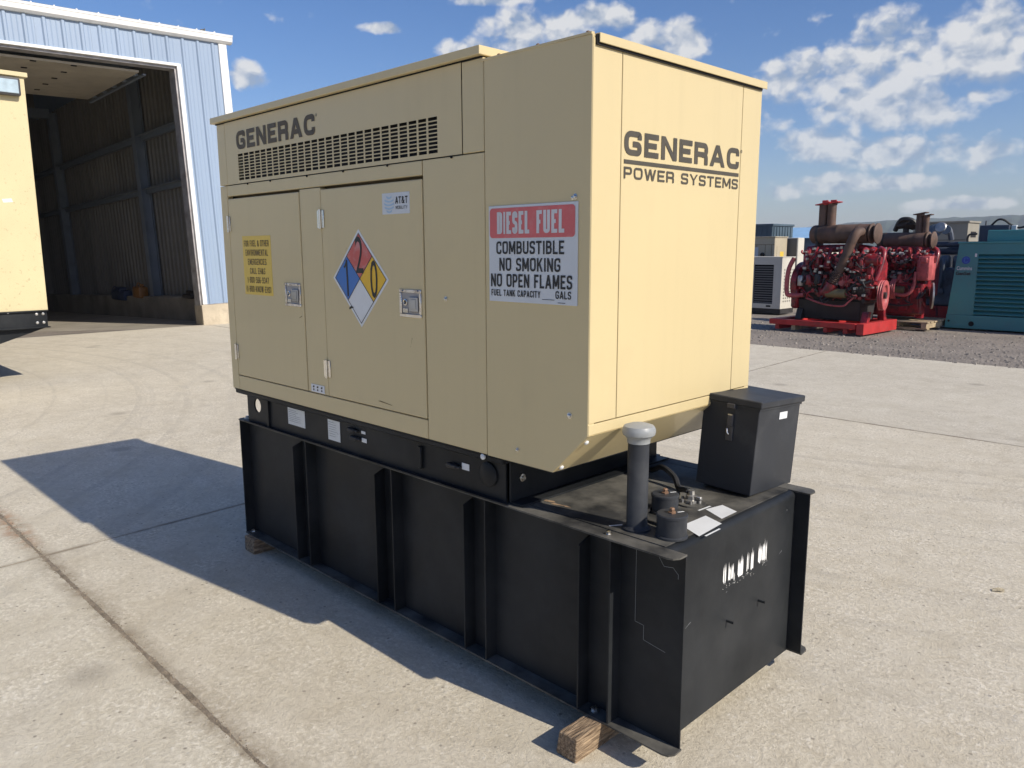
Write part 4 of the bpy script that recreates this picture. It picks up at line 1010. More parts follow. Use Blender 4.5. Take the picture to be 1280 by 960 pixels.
def barn_items():
    # things lying on the low curb inside the doorway
    b = B(); b.box((-22.6, 5.72, .24), (-21.6, 5.98, .52), .06, 2); b.box((-22.3, 5.74, .50), (-21.9, 5.94, .60), .04, 2); b.tube(smooth_path([(-22.4, 5.7, .5), (-22.1, 5.68, .62), (-21.8, 5.7, .5)]), .02, 6)
    obj('canvas_bundle', b, 'darkblue', None, Vector((-22.1, 5.85, .24)), 'dark blue bundle on the curb inside the blue building', 'bundle')
    b = B(); b.box((-20.85, 5.70, .36), (-20.35, 5.95, .66), .05, 2); b.lathe([(.05, 0), (.05, .06), (.03, .07)], (-20.45, 5.82, .66), (0, 0, 1), 10); b.tube(smooth_path([(-20.80, 5.82, .66), (-20.74, 5.82, .74), (-20.6, 5.82, .74), (-20.54, 5.82, .66)]), .018, 6)
    obj('orange_container', b, 'orange', None, Vector((-20.6, 5.82, .36)), 'small orange container on the curb beside the steel column', 'container')
    b = B(); b.box((-17.6, 5.70, .48), (-17.1, 5.95, .58), .02); b.cyl((-17.5, 5.8, .62), (-17.2, 5.8, .62), .05, seg=10)
    obj('scrap_bundle', b, 'dark', None, Vector((-17.35, 5.82, .48)), 'dark scrap parts on the curb next to the door jamb', 'scrap')


barn_items()


# ================================================================== yellow enclosure at the left edge
def build_yellow():
    X = -9.68
    o = Vector((-12.2, -.6, 0)); rt = root('yellow_generator', o, 'large yellow generator enclosure raised on black steel at the left edge', 'generator')
    P = lambda n, b, m, par=None: obj(n, b, m, par or rt, o)
    b = B(); b.box((X - 5, -2.2, .885), (X, .848, 3.60), .004); body = P('enclosure', b, 'yellowbox')
    b = B(); b.box((X - 5.03, -2.23, 3.60), (X + .03, .880, 3.652), .004); P('roof', b, 'yellowbox')
    b = B(); b.box((X - 5, -2.2, .672), (X - .01, .835, .885), .003); b.box((X - 5, -2.2, .672), (X + .03, .85, .684)); b.box((X - 5, -2.2, .872), (X + .02, .848, .8845)); P('skid', b, 'black')
    for y in (.79, .72):
        for z in (.735, .84):
            b = B(); b.lathe([(.017, 0), (.017, .006), (.010, .007), (.010, .016)], (X - .01, y, z), (1, 0, 0), 8); P('bolt', b, 'steel')
    for y in (.42, -.2): 
        b = B(); b.lathe([(.012, 0), (.012, .006)], (X - .005, y, .875), (1, 0, 0), 8); P('bolt', b, 'steel')
    b = B(); b.prism([(.83, .672), (-.7, .672), (-.7, .21), (-.6, .21)], X - .06, X - .05, 'x'); P('frame_gusset', b, 'black')  # tapered dark plate added as the dark wedge below the skid
    for x in (X - .4, X - 4.6):
        b = B(); b.box((x - .12, -2.1, 0), (x + .12, -.62, .14)); b.box((x - .08, -2.0, .14), (x + .08, -1.8, .672)); b.box((x - .08, -.9, .14), (x + .08, -.7, .672)); P('support_stand', b, 'black')
    b = B(); b.box((X, -.05, 3.372), (X + .09, .785, 3.575), .02, 2); lf = P('floodlight', b, 'lampframe')
    b = B(); b.box((X + .086, -.02, 3.395), (X + .10, .760, 3.548), .012, 2); P('lens', b, 'lampglass', lf)
    b = B(); b.face([(X + .001, .50, 2.16), (X + .001, .60, 2.17), (X + .001, .585, 2.21), (X + .001, .49, 2.20)]); P('tape_patch', b, 'white')


build_yellow()


# ================================================================== engines and yard equipment
def build_engine(name, loc, ang, label, P_):
    """a big diesel on its side of the yard; local u along the engine, v away from the lens, z up"""
    rt = root(name, loc, label, 'engine', (0, 0, ang)); rnd = random.Random(P_['seed'])
    A = lambda n, b, m, par=None, kind=None: obj(n, b, m, par or rt, kind=kind)
    u0, u1 = P_['u']; L_ = u1 - u0; vz = P_.get('v', .7)
    # crankcase and sump
    b = B(); b.prism([(vz - .30, .55), (vz - .38, .80), (vz - .36, 1.12), (vz - .12, 1.25), (vz + .12, 1.25), (vz + .36, 1.12), (vz + .38, .80), (vz + .30, .55)], u0 + .22, u1 - .18, 'x', bev=.02); A('crankcase', b, 'dark')  # dark colour here paints the shaded gaps between engine parts
    b = B(); b.prism([(vz - .30, .205), (vz - .36, .60), (vz + .36, .60), (vz + .30, .205)], u0 + .16, u1 - .26, 'x', bev=.02); A('oil_sump', b, P_.get('sump', 'dark'))
    b = B(); b.lathe([(.40, 0), (.44, .03), (.44, .14), (.36, .20)], (u0 + .02, vz, .88), (1, 0, 0), 28); b.box((u0 + .05, vz - .42, .40), (u0 + .2, vz + .42, .9), .04); A('flywheel_housing', b, 'red')
    b = B(); b.prism([(vz - .34, .62), (vz - .34, 1.30), (vz - .15, 1.48), (vz + .15, 1.48), (vz + .34, 1.30), (vz + .34, .62)], u1 - .20, u1 - .06, 'x', bev=.025); A('front_gear_case', b, 'red')
    # two banks of heads with separate rocker covers and intake runners
    n = P_.get('cyl', 6)
    for s in (-1, 1):
        for i in range(n):
            c = u0 + .34 + (L_ - .62) * i / (n - 1); w = (L_ - .62) / (n - 1) * .42
            b = B(); b.box((c - w, vz + s * .16, 1.14), (c + w, vz + s * .42, 1.34), .02, 1, Matrix.Rotation(s * .5, 3, 'X')); A('cylinder_head', b, 'red')
            b = B(); b.box((c - w * .9, vz + s * .17, 1.31), (c + w * .9, vz + s * .39, 1.45), .035, 2, Matrix.Rotation(s * .5, 3, 'X')); A('rocker_cover', b, 'red' if i % 3 else 'redlit')
            if s < 0:
                b = B(); b.tube(smooth_path([(c, vz - .10, 1.55), (c + .02, vz - .30, 1.56), (c + .03, vz - .42, 1.42), (c + .03, vz - .43, 1.26)]), .038, 8); A('intake_runner', b, 'red')
                b = B(); b.lathe([(.05, 0), (.05, .03), (.035, .035), (.035, .06)], (c - w * .2, vz - .38, 1.02), (0, -1, 0), 12); A('side_cover', b, 'redlit' if i == 3 else 'red')
    b = B(); b.tube(smooth_path([(u0 + .2, vz - .06, 1.56), (u0 + .5, vz - .06, 1.58), (u1 - .4, vz - .06, 1.58), (u1 - .15, vz - .06, 1.52)]), .075, 12); A('intake_manifold', b, 'red')
    b = B(); b.tube(smooth_path([(u0 + .06, vz - .36, 1.40), (u0 - .02, vz - .42, 1.15), (u0 - .02, vz - .44, .72), (u0 + .10, vz - .45, .66), (u0 + .35, vz - .45, .68)]), .045, 10); A('coolant_pipe', b, 'redlit')
    b = B(); b.tube(smooth_path([(u0 + .30, vz - .43, .96), (u0 + .7, vz - .45, .90), (u0 + 1.1, vz - .45, .98), (u1 - .25, vz - .43, .92)]), .022, 8); A('fuel_rail', b, 'redlit')
    for k in range(P_.get('nf', 3)):
        u = u0 + .28 + .17 * k
        b = B(); b.lathe([(.05, 0), (.058, .01), (.058, .17), (.04, .20)], (u, vz - .48, .86 + .02 * k), (0, 0, 1), 14); A('oil_filter', b, ('alu', 'red', 'dark', 'brassy')[k % 4])
    b = B(); b.cyl((u0 + L_ * .50, vz - .50, .74), (u0 + L_ * .72, vz - .50, .74), .085, seg=16); b.cyl((u0 + L_ * .48, vz - .50, .74), (u0 + L_ * .50, vz - .50, .74), .05, seg=12); A('starter_motor', b, 'brassy')
    b = B(); b.lathe([(.0, 0), (.06, .0), (.06, .05), (.11, .06), (.11, .085), (.05, .09), (.03, .09)], (u0 + L_ * .66, vz - .38, .98), (.25, -1, 0), 18); A('water_pump', b, 'redlit')
    b = B(); b.tube(smooth_path([(u0 + .42, vz - .47, .62), (u0 + .8, vz - .50, .52), (u0 + 1.15, vz - .50, .50), (u1 - .42, vz - .48, .58), (u1 - .30, vz - .42, .72)]), .018, 6); A('oil_line', b, 'redlit')
    # pulleys at the front
    for (dz, r, du, dv) in P_['wheels']:
        b = B(); b.lathe([(r * .25, -.06), (r * .25, 0), (r * .62, .01), (r * .70, .045), (r * .98, .05), (r, .035), (r * .93, .02), (r, .0), (r * .92, -.02), (r, -.04), (r * .6, -.05)], (u1 + du, vz + dv, dz), (.985, .17, 0), 28); w = A('pulley', b, 'redlit')
        b = B(); b.lathe([(r * .22, 0), (r * .22, .05), (r * .10, .06), (0, .06)], (u1 + du + .01, vz + dv, dz), (.985, .17, 0), 12); A('pulley_hub', b, 'dark', w)
    b = B(); b.cyl((u1 - .2, vz - .30, 1.36), (u1 + .03, vz - .30, 1.36), .10, seg=16); b.cyl((u1 + .03, vz - .30, 1.36), (u1 + .07, vz - .30, 1.36), .07, seg=14); A('alternator', b, 'red')
    b = B(); b.tube(smooth_path([(u1 - .12, vz + .05, 1.58), (u1 + .02, vz - .10, 1.50), (u1 + .02, vz - .22, 1.20), (u1 - .02, vz - .30, .98)]), .05, 10); A('thermostat_pipe', b, 'red')
    # muffler with end discs, stacks and caps
    m0, m1, mz, mr, mv = P_['muf']
    b = B(); b.lathe([(.02, -.03), (mr * .8, -.02), (mr * .97, .015), (mr, .04), (mr, (m1 - m0) * .45), (mr * 1.015, (m1 - m0) * .45 + .005), (mr * 1.015, (m1 - m0) * .45 + .03), (mr, (m1 - m0) * .45 + .035), (mr, m1 - m0)], (m0, mv, mz), (1, 0, 0), 32); mu = A('muffler', b, 'mufrust')
    for du in (.02, .12):
        b = B(); b.lathe([(mr * .9, 0), (mr * 1.06, .01), (mr * 1.06, .03), (mr * .8, .05), (mr * .3, .06), (0, .06)], (m1 + du, mv, mz), (1, 0, 0), 32); A('muffler_end', b, 'mufrust', mu)
    for u, r, zt in P_['stacks']:
        b = B(); b.lathe([(r, 0), (r, zt - mz - .02), (r * 1.12, zt - mz - .02), (r * 1.12, zt - mz)], (u, mv, mz), (0, 0, 1), 18); st = A('exhaust_stack', b, 'mufrust')
        b = B(); b.box((u - r * 1.6, mv - r * 1.3, zt), (u + r * 1.9, mv + r * 1.3, zt + .02), .004, 1, Matrix.Rotation(-.16, 3, 'Y')); b.box((u - r * .4, mv - r * .2, zt + .01), (u + r * 1.0, mv + r * .2, zt + .075), .005) if P_['cap'] == 'redskid' else None
        A('rain_cap', b, P_['cap'], st)
    for f in (.12, .82):
        b = B(); u = m0 + (m1 - m0) * f; b.box((u - .02, mv - mr * .7, 1.44), (u + .02, mv + mr * .7, mz - mr * .7)); b.lathe([(mr * 1.03, 0), (mr * 1.03, .05)], (u - .025, mv, mz), (1, 0, 0), 32); A('muffler_strap', b, 'dark' if f < .5 else 'mufrust')
    if P_.get('elbow'):
        e = [(m1 - .10, mv - mr * .6, mz + .02), (m1 - .10, mv - mr - .12, mz + .02), (m1 - .16, mv - mr - .20, mz - .12), (m1 - .28, mv - mr - .22, 1.36), (m1 - .38, mv - mr - .20, 1.15)]
        b = B(); b.tube(smooth_path(e, 7), .088, 16); A('exhaust_elbow', b, 'mufrust')
        b = B(); p0, p1 = Vector(e[-1]), Vector((m1 - .47, mv - mr - .24, .92)); d = p1 - p0
        b.lathe([(.102 if k % 2 else .082, d.length * k / 14) for k in range(15)], p0, d, 18); A('flexible_bellows', b, 'mufrust')
        b = B(); b.tube(smooth_path([p1, p1 + Vector((-.05, .0, -.10)), p1 + Vector((-.14, .05, -.17)), p1 + Vector((-.26, .14, -.16))]), .115, 14); A('turbo_elbow', b, 'red')
    if P_.get('rad'):
        b = B(); b.box((u1 - .16, vz - .58, .95), (u1 + .06, vz - .22, 1.43), .03, 2); b.box((u1 - .10, vz - .62, 1.30), (u1 + .02, vz - .56, 1.40), .01); b.box((u1 - .19, vz - .54, 1.05), (u1 - .14, vz - .30, 1.36), .01)
        for k in range(8): b.lathe([(.016, 0), (.016, .012), (.01, .016)], (u1 - .13 + .16 * (k % 2), vz - .58, .99 + .12 * (k // 2)), (0, -1, 0), 6)
        A('gearbox_cover', b, 'redlit')
        b = B(); b.box((u0 + .5, vz - .50, .26), (u1 - .05, vz - .30, .90), .04, 2); A('lower_casing', b, 'red')
        for k in range(4):
            b = B(); u = u0 + .62 + .20 * k; b.box((u - .08, vz - .525, .36 + .02 * (k % 2)), (u + .08, vz - .495, .80), .02, 2); A('inspection_cover', b, 'red')
        b = B(); b.tube(smooth_path([(u0 + .45, vz - .55, .86), (u0 + .75, vz - .57, .70), (u1 - .35, vz - .57, .66), (u1 - .22, vz - .55, .82), (u1 - .2, vz - .52, 1.12)]), .035, 8); A('coolant_hose', b, 'redlit')
        b = B(); b.tube(smooth_path([(u0 + .5, vz - .52, .50), (u0 + .9, vz - .56, .44), (u1 - .2, vz - .56, .48)]), .02, 6); A('drain_line', b, 'dark')
        b = B(); b.lathe([(.26, 0), (.26, .03), (.1, .05), (0, .05)], (u1 + .06, vz - .35, .65), (.90, .43, 0), 28); A('flywheel_disc', b, 'alu')
    # loose detail: bolts, lines, brackets and hoses
    b = B()
    for k in range(105):
        u = rnd.uniform(u0 + .28, u1 - .04); z = rnd.uniform(.62, 1.56); v = vz - .36 - .10 * rnd.random()
        c = rnd.random()
        if c < .45: b.box((u - rnd.uniform(.015, .05), v - .03, z - rnd.uniform(.012, .05)), (u + rnd.uniform(.015, .05), v + .08, z + rnd.uniform(.012, .05)), .006)
        elif c < .75: b.cyl((u, v - .05, z), (u + rnd.uniform(-.02, .02), v + .06, z), rnd.uniform(.012, .04), seg=9)
        else:
            e = Vector((max(u0 + .25, min(u1, u + rnd.uniform(-.25, .25))), v, min(1.62, z + rnd.uniform(-.25, .25)))); b.tube(smooth_path([(u, v, z), (Vector((u, v, z)) + e) / 2 + Vector((0, -.06, rnd.uniform(-.08, .08))), e], 4), rnd.uniform(.008, .02), 6)
    A('small_fittings', b, 'red', kind='stuff')
    b = B()
    for k in range(56):
        u = rnd.uniform(u0 + .26, u1 - .04); z = rnd.uniform(.6, 1.54); v = vz - .42 - .08 * rnd.random()
        if rnd.random() < .5: b.cyl((u, v - .03, z), (u, v + .05, z), rnd.uniform(.012, .03), seg=8)
        else:
            e = Vector((max(u0 + .25, min(u1, u + rnd.uniform(-.3, .3))), v, min(1.6, z + rnd.uniform(-.2, .2)))); b.tube(smooth_path([(u, v, z), (Vector((u, v, z)) + e) / 2 + Vector((0, -.05, -.08)), e], 4), rnd.choice((.012, .018, .026)), 6)
    A('hoses', b, 'dark', kind='stuff')
    b = B()
    for k in range(34):
        u = rnd.uniform(u0 + .2, u1); z = rnd.uniform(.7, 1.6); v = vz - .45 - .06 * rnd.random(); b.box((u - .02, v - .02, z - .02), (u + rnd.uniform(.01, .05), v + .05, z + rnd.uniform(.01, .03)), .004)
    A('steel_brackets', b, 'alu', kind='stuff')
    # feet
    for u, fm in ((u0 + .25, 'dark'), (u1 - .12, P_.get('foot', 'red'))):
        for q in (-1, 1):
            b = B(); b.prism([(vz + q * .38, .40), (vz + q * .46, .20), (vz + q * .32, .20), (vz + q * .28, .40)], u - .06, u + .06, 'x'); A('mounting_foot', b, fm)
    return rt, A


EA = R_(-2); EO = Vector((-6.74, 12.98, 0))
rt, A = build_engine('red_engine', EO, EA, 'red diesel engine with a rusty muffler on a red steel skid', dict(seed=11, u=(.56, 2.24), v=.70, cyl=6, nf=3, wheels=((.715, .285, .10, -.20),),
        muf=(.85, 1.97, 1.86, .18, .62), stacks=((1.03, .083, 2.44), (1.20, .083, 2.44)), cap='redskid', elbow=True))
for lo, hi in (((.36, -.05, .095), (2.10, .09, .20)), ((.36, 1.32, .085), (2.10, 1.46, .20)), ((2.12, -.05, .0), (2.26, 1.46, .205)), ((.36, .092, .085), (.50, 1.318, .20)), ((1.2, .092, .09), (1.32, 1.318, .195))):
    b = B(); b.box(lo, hi, .006); A('skid_beam', b, 'redskid')
for u in (.52, .86, 1.52, 1.9):
    b = B(); b.box((u - .04, -.02, 0), (u + .04, 1.34, .0945 if u < 1.2 else .0845)); A('skid_foot', b, 'redskid' if u != .86 else 'pale_wood')
E2 = EO + Vector((-math.sin(EA) * 1.85, math.cos(EA) * 1.85, 0))
rt2, A2 = build_engine('red_engine', E2, EA, 'second red diesel engine behind the red skid, half in shadow beside the teal generator', dict(seed=23, u=(1.15, 2.56), v=.62, cyl=5, nf=2, wheels=((.77, .21, -.60, -.52),), sump='red',
        muf=(1.40, 2.32, 1.74, .16, .60), stacks=((2.17, .07, 2.26), (2.29, .06, 2.22)), cap='mufrust', rad=True))
b = B(); b.blob((1.74, .9, 2.08), .13, 2, (1.1, 1, .8), .25); b.blob((1.92, .9, 2.06), .12, 2, (1.2, 1, .8), .25); b.tube(smooth_path([(1.58, .9, 1.95), (1.73, .8, 2.16), (1.95, .8, 2.14), (2.05, .9, 1.95)]), .05, 8); b.cyl((1.8, .9, 1.5), (1.8, .9, 2.0), .06); A2('turbocharger', b, 'dark')
# pallet under the second engine
pr_ = root('wooden_pallet', E2 + Vector((1.1, -.02, 0)), 'wooden pallet under the second red engine', 'pallet', (0, 0, EA))
for k in range(7):
    b = B(); b.box((.32, -.10 + k * .19, .125), (1.62, .03 + k * .19, .150), .003); obj('deck_board', b, 'pale_wood', pr_)
for u in (.34, .92, 1.5):
    b = B(); b.box((u, -.10, .024), (u + .10, 1.17, .1245), .003); obj('stringer', b, 'pale_wood', pr_)
for k in (0, 3, 6):
    b = B(); b.box((.32, -.10 + k * .19, .0), (1.62, .03 + k * .19, .0235), .003); obj('base_board', b, 'pale_wood', pr_)


def build_teal():
    o = Vector((-2.2, 16.2, 0)); rt = root('teal_generator', o, 'teal generator enclosure with horizontal louvres at the right edge', 'generator')
    P = lambda n, b, m, par=None: obj(n, b, m, par or rt, o)
    Y = 15.5; X1 = -.6
    b = B(); b.prism([(-3.905, .0), (X1, 0), (X1, .268), (-3.885, .268)], Y - .02, Y + 1.7, bev=.008); P('base_frame', b, 'teal')
    b = B(); b.prism([(-3.88, .270), (-3.42, .270), (-3.42, 1.46), (X1, 1.46), (X1, 1.665), (-3.765, 1.665)], Y, Y + .04); P('front_panel', b, 'teal')
    b = B(); b.prism([(-3.875, .272), (X1, .272), (X1, 1.66), (-3.76, 1.66)], Y + .12, Y + 1.7); P('enclosure', b, 'teal')
    b = B(); b.prism([(-3.878, .271), (-3.85, .271), (-3.735, 1.664), (-3.763, 1.664)], Y + .04, Y + .121); P('corner_post', b, 'teal')
    b = B(); b.box((-3.79, Y - .015, 1.666), (X1, Y + 1.72, 1.70), .005); P('roof', b, 'teal')
    b = B(); b.box((-3.35, Y + .25, 1.70), (X1, Y + 1.5, 1.925), .01); P('exhaust_hood', b, 'teal')
    n = 14
    for k in range(n):
        z = .285 + (1.455 - .285) * k / n; h = (1.455 - .285) / n
        b = B(); b.prism([(Y - .012, z + .004), (Y + .075, z + h * .92), (Y + .075, z + h * 1.0), (Y - .018, z + .016)], -3.415, X1, 'x'); P('louvre', b, 'teal')
    b = B(); b.box((-3.43, Y - .004, .28), (-3.405, Y + .05, 1.46)); P('louvre_frame', b, 'teal')
    b = B(); b.lathe([(.075, 0), (.075, .004), (0, .004)], (-3.62, Y, 1.345), (0, -1, 0), 28); lg = P('logo_disc', b, 'logo')
    mp = lambda u, w, l=0: Vector((u, Y - .0055, w))
    b = B(); stroke(b, round_path([(-3.585, 1.372), (-3.60, 1.388), (-3.65, 1.388), (-3.65, 1.305), (-3.60, 1.305), (-3.585, 1.322)], .03), .016, .016, mp, 0); P('logo_mark', b, 'dblue', lg)
    mt = lambda u, w: Vector((u, Y - .003, w))
    P('lettering', fit_text('Cummins', -3.775, -3.50, 1.150, 1.225, mt, .02), 'sign'); P('lettering', fit_text('GenSet', -3.785, -3.515, 1.050, 1.120, mt, .035), 'ink')
    b = B(); b.box((-3.47, Y - .004, 1.41), (-3.435, Y - .001, 1.475)); P('sticker', b, 'white')
    for x, z, r in ((-3.42, .10, .05), (-3.83, .14, .022)):
        b = B(); b.lathe([(r, 0), (r, .004), (r * .8, .005), (r * .8, .002)], (x, Y - .022, z), (0, -1, 0), 16); P('lifting_hole', b, 'void')


build_teal()


def build_yard():
    # white generator with a dark radiator grille
    o = Vector((-8.9, 16.7, 0)); rt = root('white_generator', o, 'off white generator with a dark radiator grille behind the tan enclosure', 'generator')
    P = lambda n, b, m, par=None: obj(n, b, m, par or rt, o)
    x0, x1, y0, y1, z0, z1 = -10.2, -7.85, 16.3, 17.0, .12, 1.365
    b = B(); b.box((x0 + .02, y0 + .05, z0), (x1 - .03, y1 - .02, z1 - .02)); P('core', b, 'void')
    b = B(); b.box((x0, y0, 1.192), (x1, y0 + .05, z1)); b.box((x0, y0, z0), (x1, y0 + .05, .236)); b.box((-8.06, y0 + .001, .236), (x1, y0 + .05, 1.192)); b.box((x0, y0 + .001, .236), (-8.59, y0 + .05, 1.192)); P('front_frame', b, 'whitegen')
    for k in range(16):
        z = .25 + k * .058; b = B(); b.box((-8.59, y0 + .03, z), (-8.06, y0 + .04, z + .03)); P('grille_bar', b, 'greygen')
    b = B(); b.box((x0, y0, z1), (x1 + .01, y1, z1 + .02), .004); P('roof', b, 'whitegen')
    b = B(); nc, nr = 5, 11
    for i in range(nc + 1): y = y0 + .10 + (y1 - y0 - .16) * i / nc; b.box((x1 - .03, y - .028, z0), (x1, y + .028, z1))
    b.box((x1 - .03, y0 + .05, z0), (x1 - .001, y0 + .13, z1))
    for j in range(nr + 1): z = z0 + .14 + (z1 - z0 - .40) * j / nr; b.box((x1 - .028, y0 + .05, z - .020), (x1 - .002, y1 - .02, z + .020))
    b.box((x1 - .03, y0 + .05, z0), (x1 - .0005, y1 - .02, z0 + .12)); b.box((x1 - .03, y0 + .05, z1 - .26), (x1 - .0005, y1 - .02, z1)); P('perforated_side', b, 'whitegen')
    b = B(); b.box((x0, y0 + .02, 0), (x1, y1, .118)); P('skid', b, 'dark')
    b = B(); b.box((-8.22, y0 - .003, .16), (-8.10, y0 + .001, .20)); P('handle_hole', b, 'void')
    # beige generator behind it
    o2 = Vector((-9.7, 18.3, 0)); rt = root('beige_generator', o2, 'beige generator with a sunlit end standing behind the off white one', 'generator'); P2 = lambda n, b, m: obj(n, b, m, rt, o2)
    b = B(); b.box((-11.2, 18.0, 0), (-8.93, 18.70, 1.87), .01); P2('enclosure', b, 'beige')
    b = B(); b.box((-11.22, 17.98, 1.872), (-8.91, 18.72, 1.90), .005); P2('roof', b, 'beige')
    for x in (-9.45, -9.2, -9.02): b = B(); b.box((x - .004, 17.995, .4), (x + .004, 18.0, 1.68)); P2('panel_seam', b, 'yink')
    b = B(); b.box((-11.2, 17.994, 1.68), (-8.94, 18.0, 1.69)); P2('panel_seam', b, 'yink')
    b = B(); b.box((-9.62, 17.99, 1.36), (-9.40, 17.999, 1.62)); P2('vent_plate', b, 'sign')
    b = B(); b.lathe([(.06, 0), (.06, .02), (.04, .03), (.04, .0)], (-9.27, 18.0, 1.42), (0, -1, 0), 14); P2('pipe_stub', b, 'dark')
    b = B(); b.box((-8.93, 18.12, .4), (-8.924, 18.58, 1.66)); P2('end_door', b, 'beige'); b = B(); b.box((-8.923, 18.3, 1.36), (-8.92, 18.5, 1.5)); P2('notice', b, 'yel')
    # dark radiator box right of it
    o3 = Vector((-8.85, 19.1, 0)); rt = root('radiator_box', o3, 'dark grey radiator box between the beige generator and the red engine', 'radiator'); P3 = lambda n, b, m: obj(n, b, m, rt, o3)
    b = B(); b.box((-9.3, 18.8, 0), (-8.70, 18.83, 1.85)); P3('core', b, 'greygen'); b = B(); b.box((-9.3, 18.832, 0), (-8.68, 19.2, 1.87), .01); P3('frame', b, 'whitegen')  # shaded front dark grey, sunlit side off-white: light put into the colours
    o4 = Vector((-10.2, 22.4, 0)); rt = root('grey_cabinet', o4, 'blue grey steel cabinet seen left of the red engine', 'cabinet'); P4 = lambda n, b, m: obj(n, b, m, rt, o4)
    b = B(); b.box((-10.9, 22, 0), (-9.55, 22.9, 1.86), .01); P4('body', b, 'greyengine'); b = B(); b.box((-10.92, 21.98, 1.862), (-9.53, 22.92, 1.90)); P4('lid', b, 'container'); b = B(); b.box((-10.2, 21.99, .2), (-10.19, 22, 1.8)); P4('door_gap', b, 'void')
    # container far behind
    o5 = Vector((-18.5, 33, 0)); rt = root('shipping_container', o5, 'dark blue grey shipping container far behind the tan generator', 'container'); P5 = lambda n, b, m: obj(n, b, m, rt, o5)
    b = B(); b.box((-22.2, 32, 0), (-16.2, 34.0, 2.58)); P5('body', b, 'container'); b = B(); b.box((-22.25, 31.95, 2.58), (-16.15, 34.05, 2.68), .01); P5('top_rail', b, 'container')
    for k in range(24): x = -22.0 + k * .25; b = B(); b.box((x - .04, 31.97, .1), (x + .04, 32, 2.55)); P5('corrugation', b, 'container')
    for k in range(7): y = 32.15 + k * .27; b = B(); b.box((-16.2, y - .04, .1), (-16.17, y + .04, 2.55)); P5('corrugation', b, 'container')
    # shed with a light blue roof
    o6 = Vector((-18.4, 41, 0)); rt = root('blue_roof_shed', o6, 'small far shed with a light blue roof', 'shed'); P6 = lambda n, b, m: obj(n, b, m, rt, o6)
    b = B(); b.box((-21.2, 40.6, 0), (-17.4, 44, 1.9)); P6('wall', b, 'whitegen'); b = B(); b.prism([(40.3, 1.9), (40.3, 2.0), (42.3, 2.75), (44.3, 2.0), (44.3, 1.9)], -21.4, -17.2, 'x'); P6('roof', b, 'roofblue')
    b = B(); b.lathe([(.5, 0), (.5, .25), (.35, .5), (0, .62)], (-28.6, 60, 2.55), (0, 0, 1), 16); b.cyl((-28.6, 60, -.03), (-28.6, 60, 2.6), .45)
    obj('storage_silo', b, 'trim', None, Vector((-28.6, 60, 0)), 'tiny white domed tank far beyond the shed', 'tank')
    # tan box and blue grey engine behind the red ones
    o7 = Vector((-5.6, 21.5, 0)); rt = root('tan_enclosure', o7, 'grey tan equipment enclosure above the blue grey engine', 'enclosure'); P7 = lambda n, b, m: obj(n, b, m, rt, o7)
    b = B(); b.box((-6.5, 21, .3), (-5.16, 21.95, 2.22), .01); P7('body', b, 'tanbox'); b = B(); b.box((-6.53, 20.97, 2.222), (-5.13, 21.98, 2.27), .005); P7('roof', b, 'tanbox'); b = B(); b.box((-6.5, 20.99, 1.78), (-5.2, 21, 1.79)); P7('panel_seam', b, 'void'); b = B(); b.box((-5.159, 21.25, 1.85), (-5.155, 21.7, 2.0)); P7('end_vent', b, 'void'); b = B(); b.box((-6.5, 21.0, -.03), (-5.2, 21.9, .298)); P7('skid', b, 'dark')
    o8 = Vector((-4.6, 17.6, 0)); rt = root('grey_engine', o8, 'blue grey engine in shadow between the second red engine and teal generator', 'engine'); P8 = lambda n, b, m: obj(n, b, m, rt, o8)
    b = B(); b.box((-5.6, 17.35, .30), (-3.9, 17.9, 1.15), .04, 2); P8('block', b, 'greyengine'); b = B(); b.box((-5.5, 17.3, .0), (-4.0, 17.9, .298)); P8('skid', b, 'redskid')
    for k in range(6):
        x = -5.4 + k * .27; b = B(); b.lathe([(.10, 0), (.115, .03), (.115, .22), (.08, .27), (0, .28)], (x, 17.5, 1.15), (0, 0, 1), 14); P8('cylinder_cover', b, 'greyengine')
        b = B(); b.tube(smooth_path([(x, 17.4, 1.35), (x + .05, 17.25, 1.2), (x + .02, 17.27, .9), (x, 17.35, .7)]), .035, 8); P8('pipe', b, 'greyengine')
        b = B(); b.lathe([(.07, 0), (.07, .04), (.04, .05)], (x, 17.35, .62), (0, -1, 0), 12); P8('side_cover', b, 'greyengine')
    b = B(); b.cyl((-5.5, 17.5, 1.66), (-3.95, 17.5, 1.66), .06, seg=12); b.cyl((-5.5, 17.62, 1.52), (-3.95, 17.62, 1.52), .09, seg=12); P8('manifold', b, 'navy')
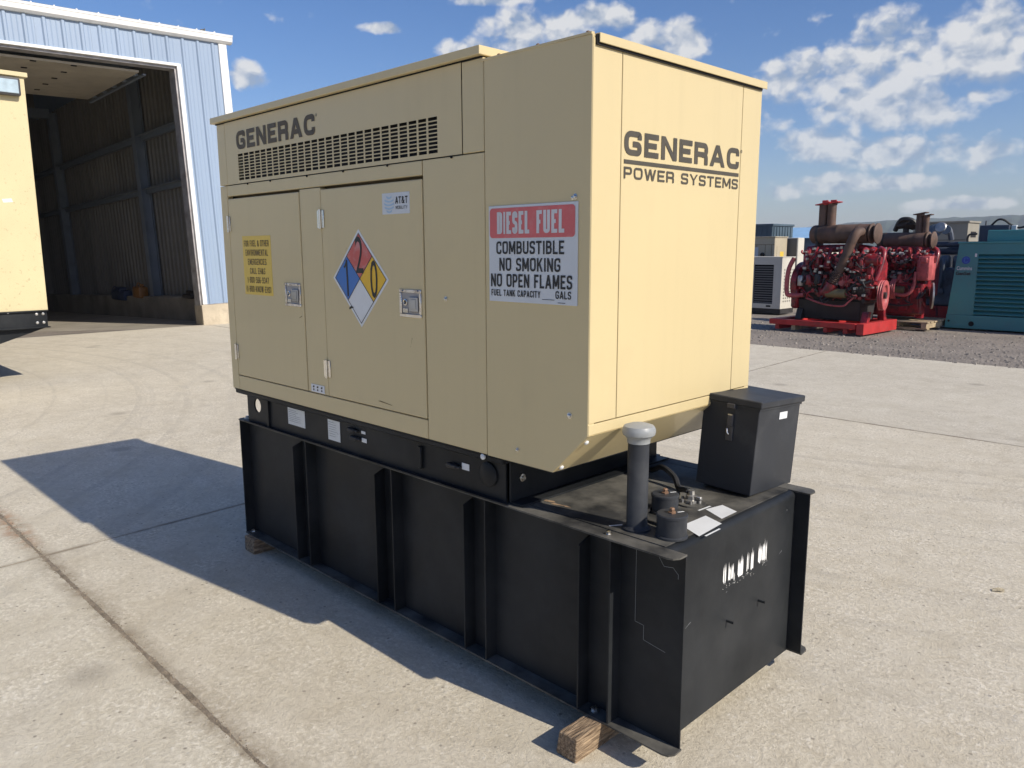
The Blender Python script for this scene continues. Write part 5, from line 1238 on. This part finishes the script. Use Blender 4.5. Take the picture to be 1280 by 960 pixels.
    for k in range(3): b = B(); b.lathe([(.13 - .03 * k, 0), (.16 - .03 * k, .06), (.1, .09)], (-4.83 + .12 * k, 17.45, 1.95 + .06 * (k % 2)), (0, -1, .3), 16); P8('turbo_housing', b, 'alu' if k == 1 else 'greyengine')
    b = B(); b.tube(smooth_path([(-4.9, 17.5, 1.7), (-4.85, 17.5, 1.95), (-4.6, 17.5, 2.02), (-4.5, 17.5, 1.75)]), .06, 8); P8('air_pipe', b, 'navy')
    o9 = Vector((-3.5, 17.6, 0)); rt = root('navy_cabinet', o9, 'dark navy cabinet with black cables behind the teal generator', 'cabinet'); P9 = lambda n, b, m: obj(n, b, m, rt, o9)
    b = B(); b.box((-3.94, 17.4, 0), (-3.38, 18.0, 2.06), .01); b.box((-3.2, 17.4, 0), (-2.4, 18, 1.96), .01); P9('body', b, 'navy'); b = B(); b.cyl((-3.88, 17.6, 2.06), (-3.88, 17.6, 2.16), .012, seg=6); P9('antenna', b, 'dark'); b = B(); b.box((-3.36, 17.45, 1.9), (-3.26, 17.55, 2.05), .01); P9('terminal', b, 'sign')
    for pts in ([(-3.75, 17.5, 2.05), (-3.62, 17.45, 2.17), (-3.5, 17.45, 2.16), (-3.36, 17.5, 2.05), (-3.2, 17.5, 2.0), (-3.0, 17.45, 2.08), (-2.8, 17.5, 2.2)], [(-4.0, 17.35, 1.62), (-4.12, 17.3, 1.72), (-4.1, 17.3, 1.86), (-3.96, 17.35, 1.88)]):
        b = B(); b.tube(smooth_path(pts), .022, 8); P9('cable', b, 'rubber')


build_yard()


def build_haze():
    m = bpy.data.materials.new('haze_air'); m.use_nodes = True; nt = m.node_tree; nt.nodes.clear()
    out = nt.nodes.new('ShaderNodeOutputMaterial'); v = nt.nodes.new('ShaderNodeVolumePrincipled')
    v.inputs['Color'].default_value = (.80, .88, 1.0, 1); v.inputs['Density'].default_value = .00026; v.inputs['Anisotropy'].default_value = 0.0
    nt.links.new(v.outputs[0], out.inputs['Volume']); MT['haze'] = m
    b = B(); b.box((-1800, -950, -4.0), (950, 2650, 86)); obj('haze', b, 'haze', label='pale summer haze over the whole yard', cat='haze', kind='stuff')


build_haze()
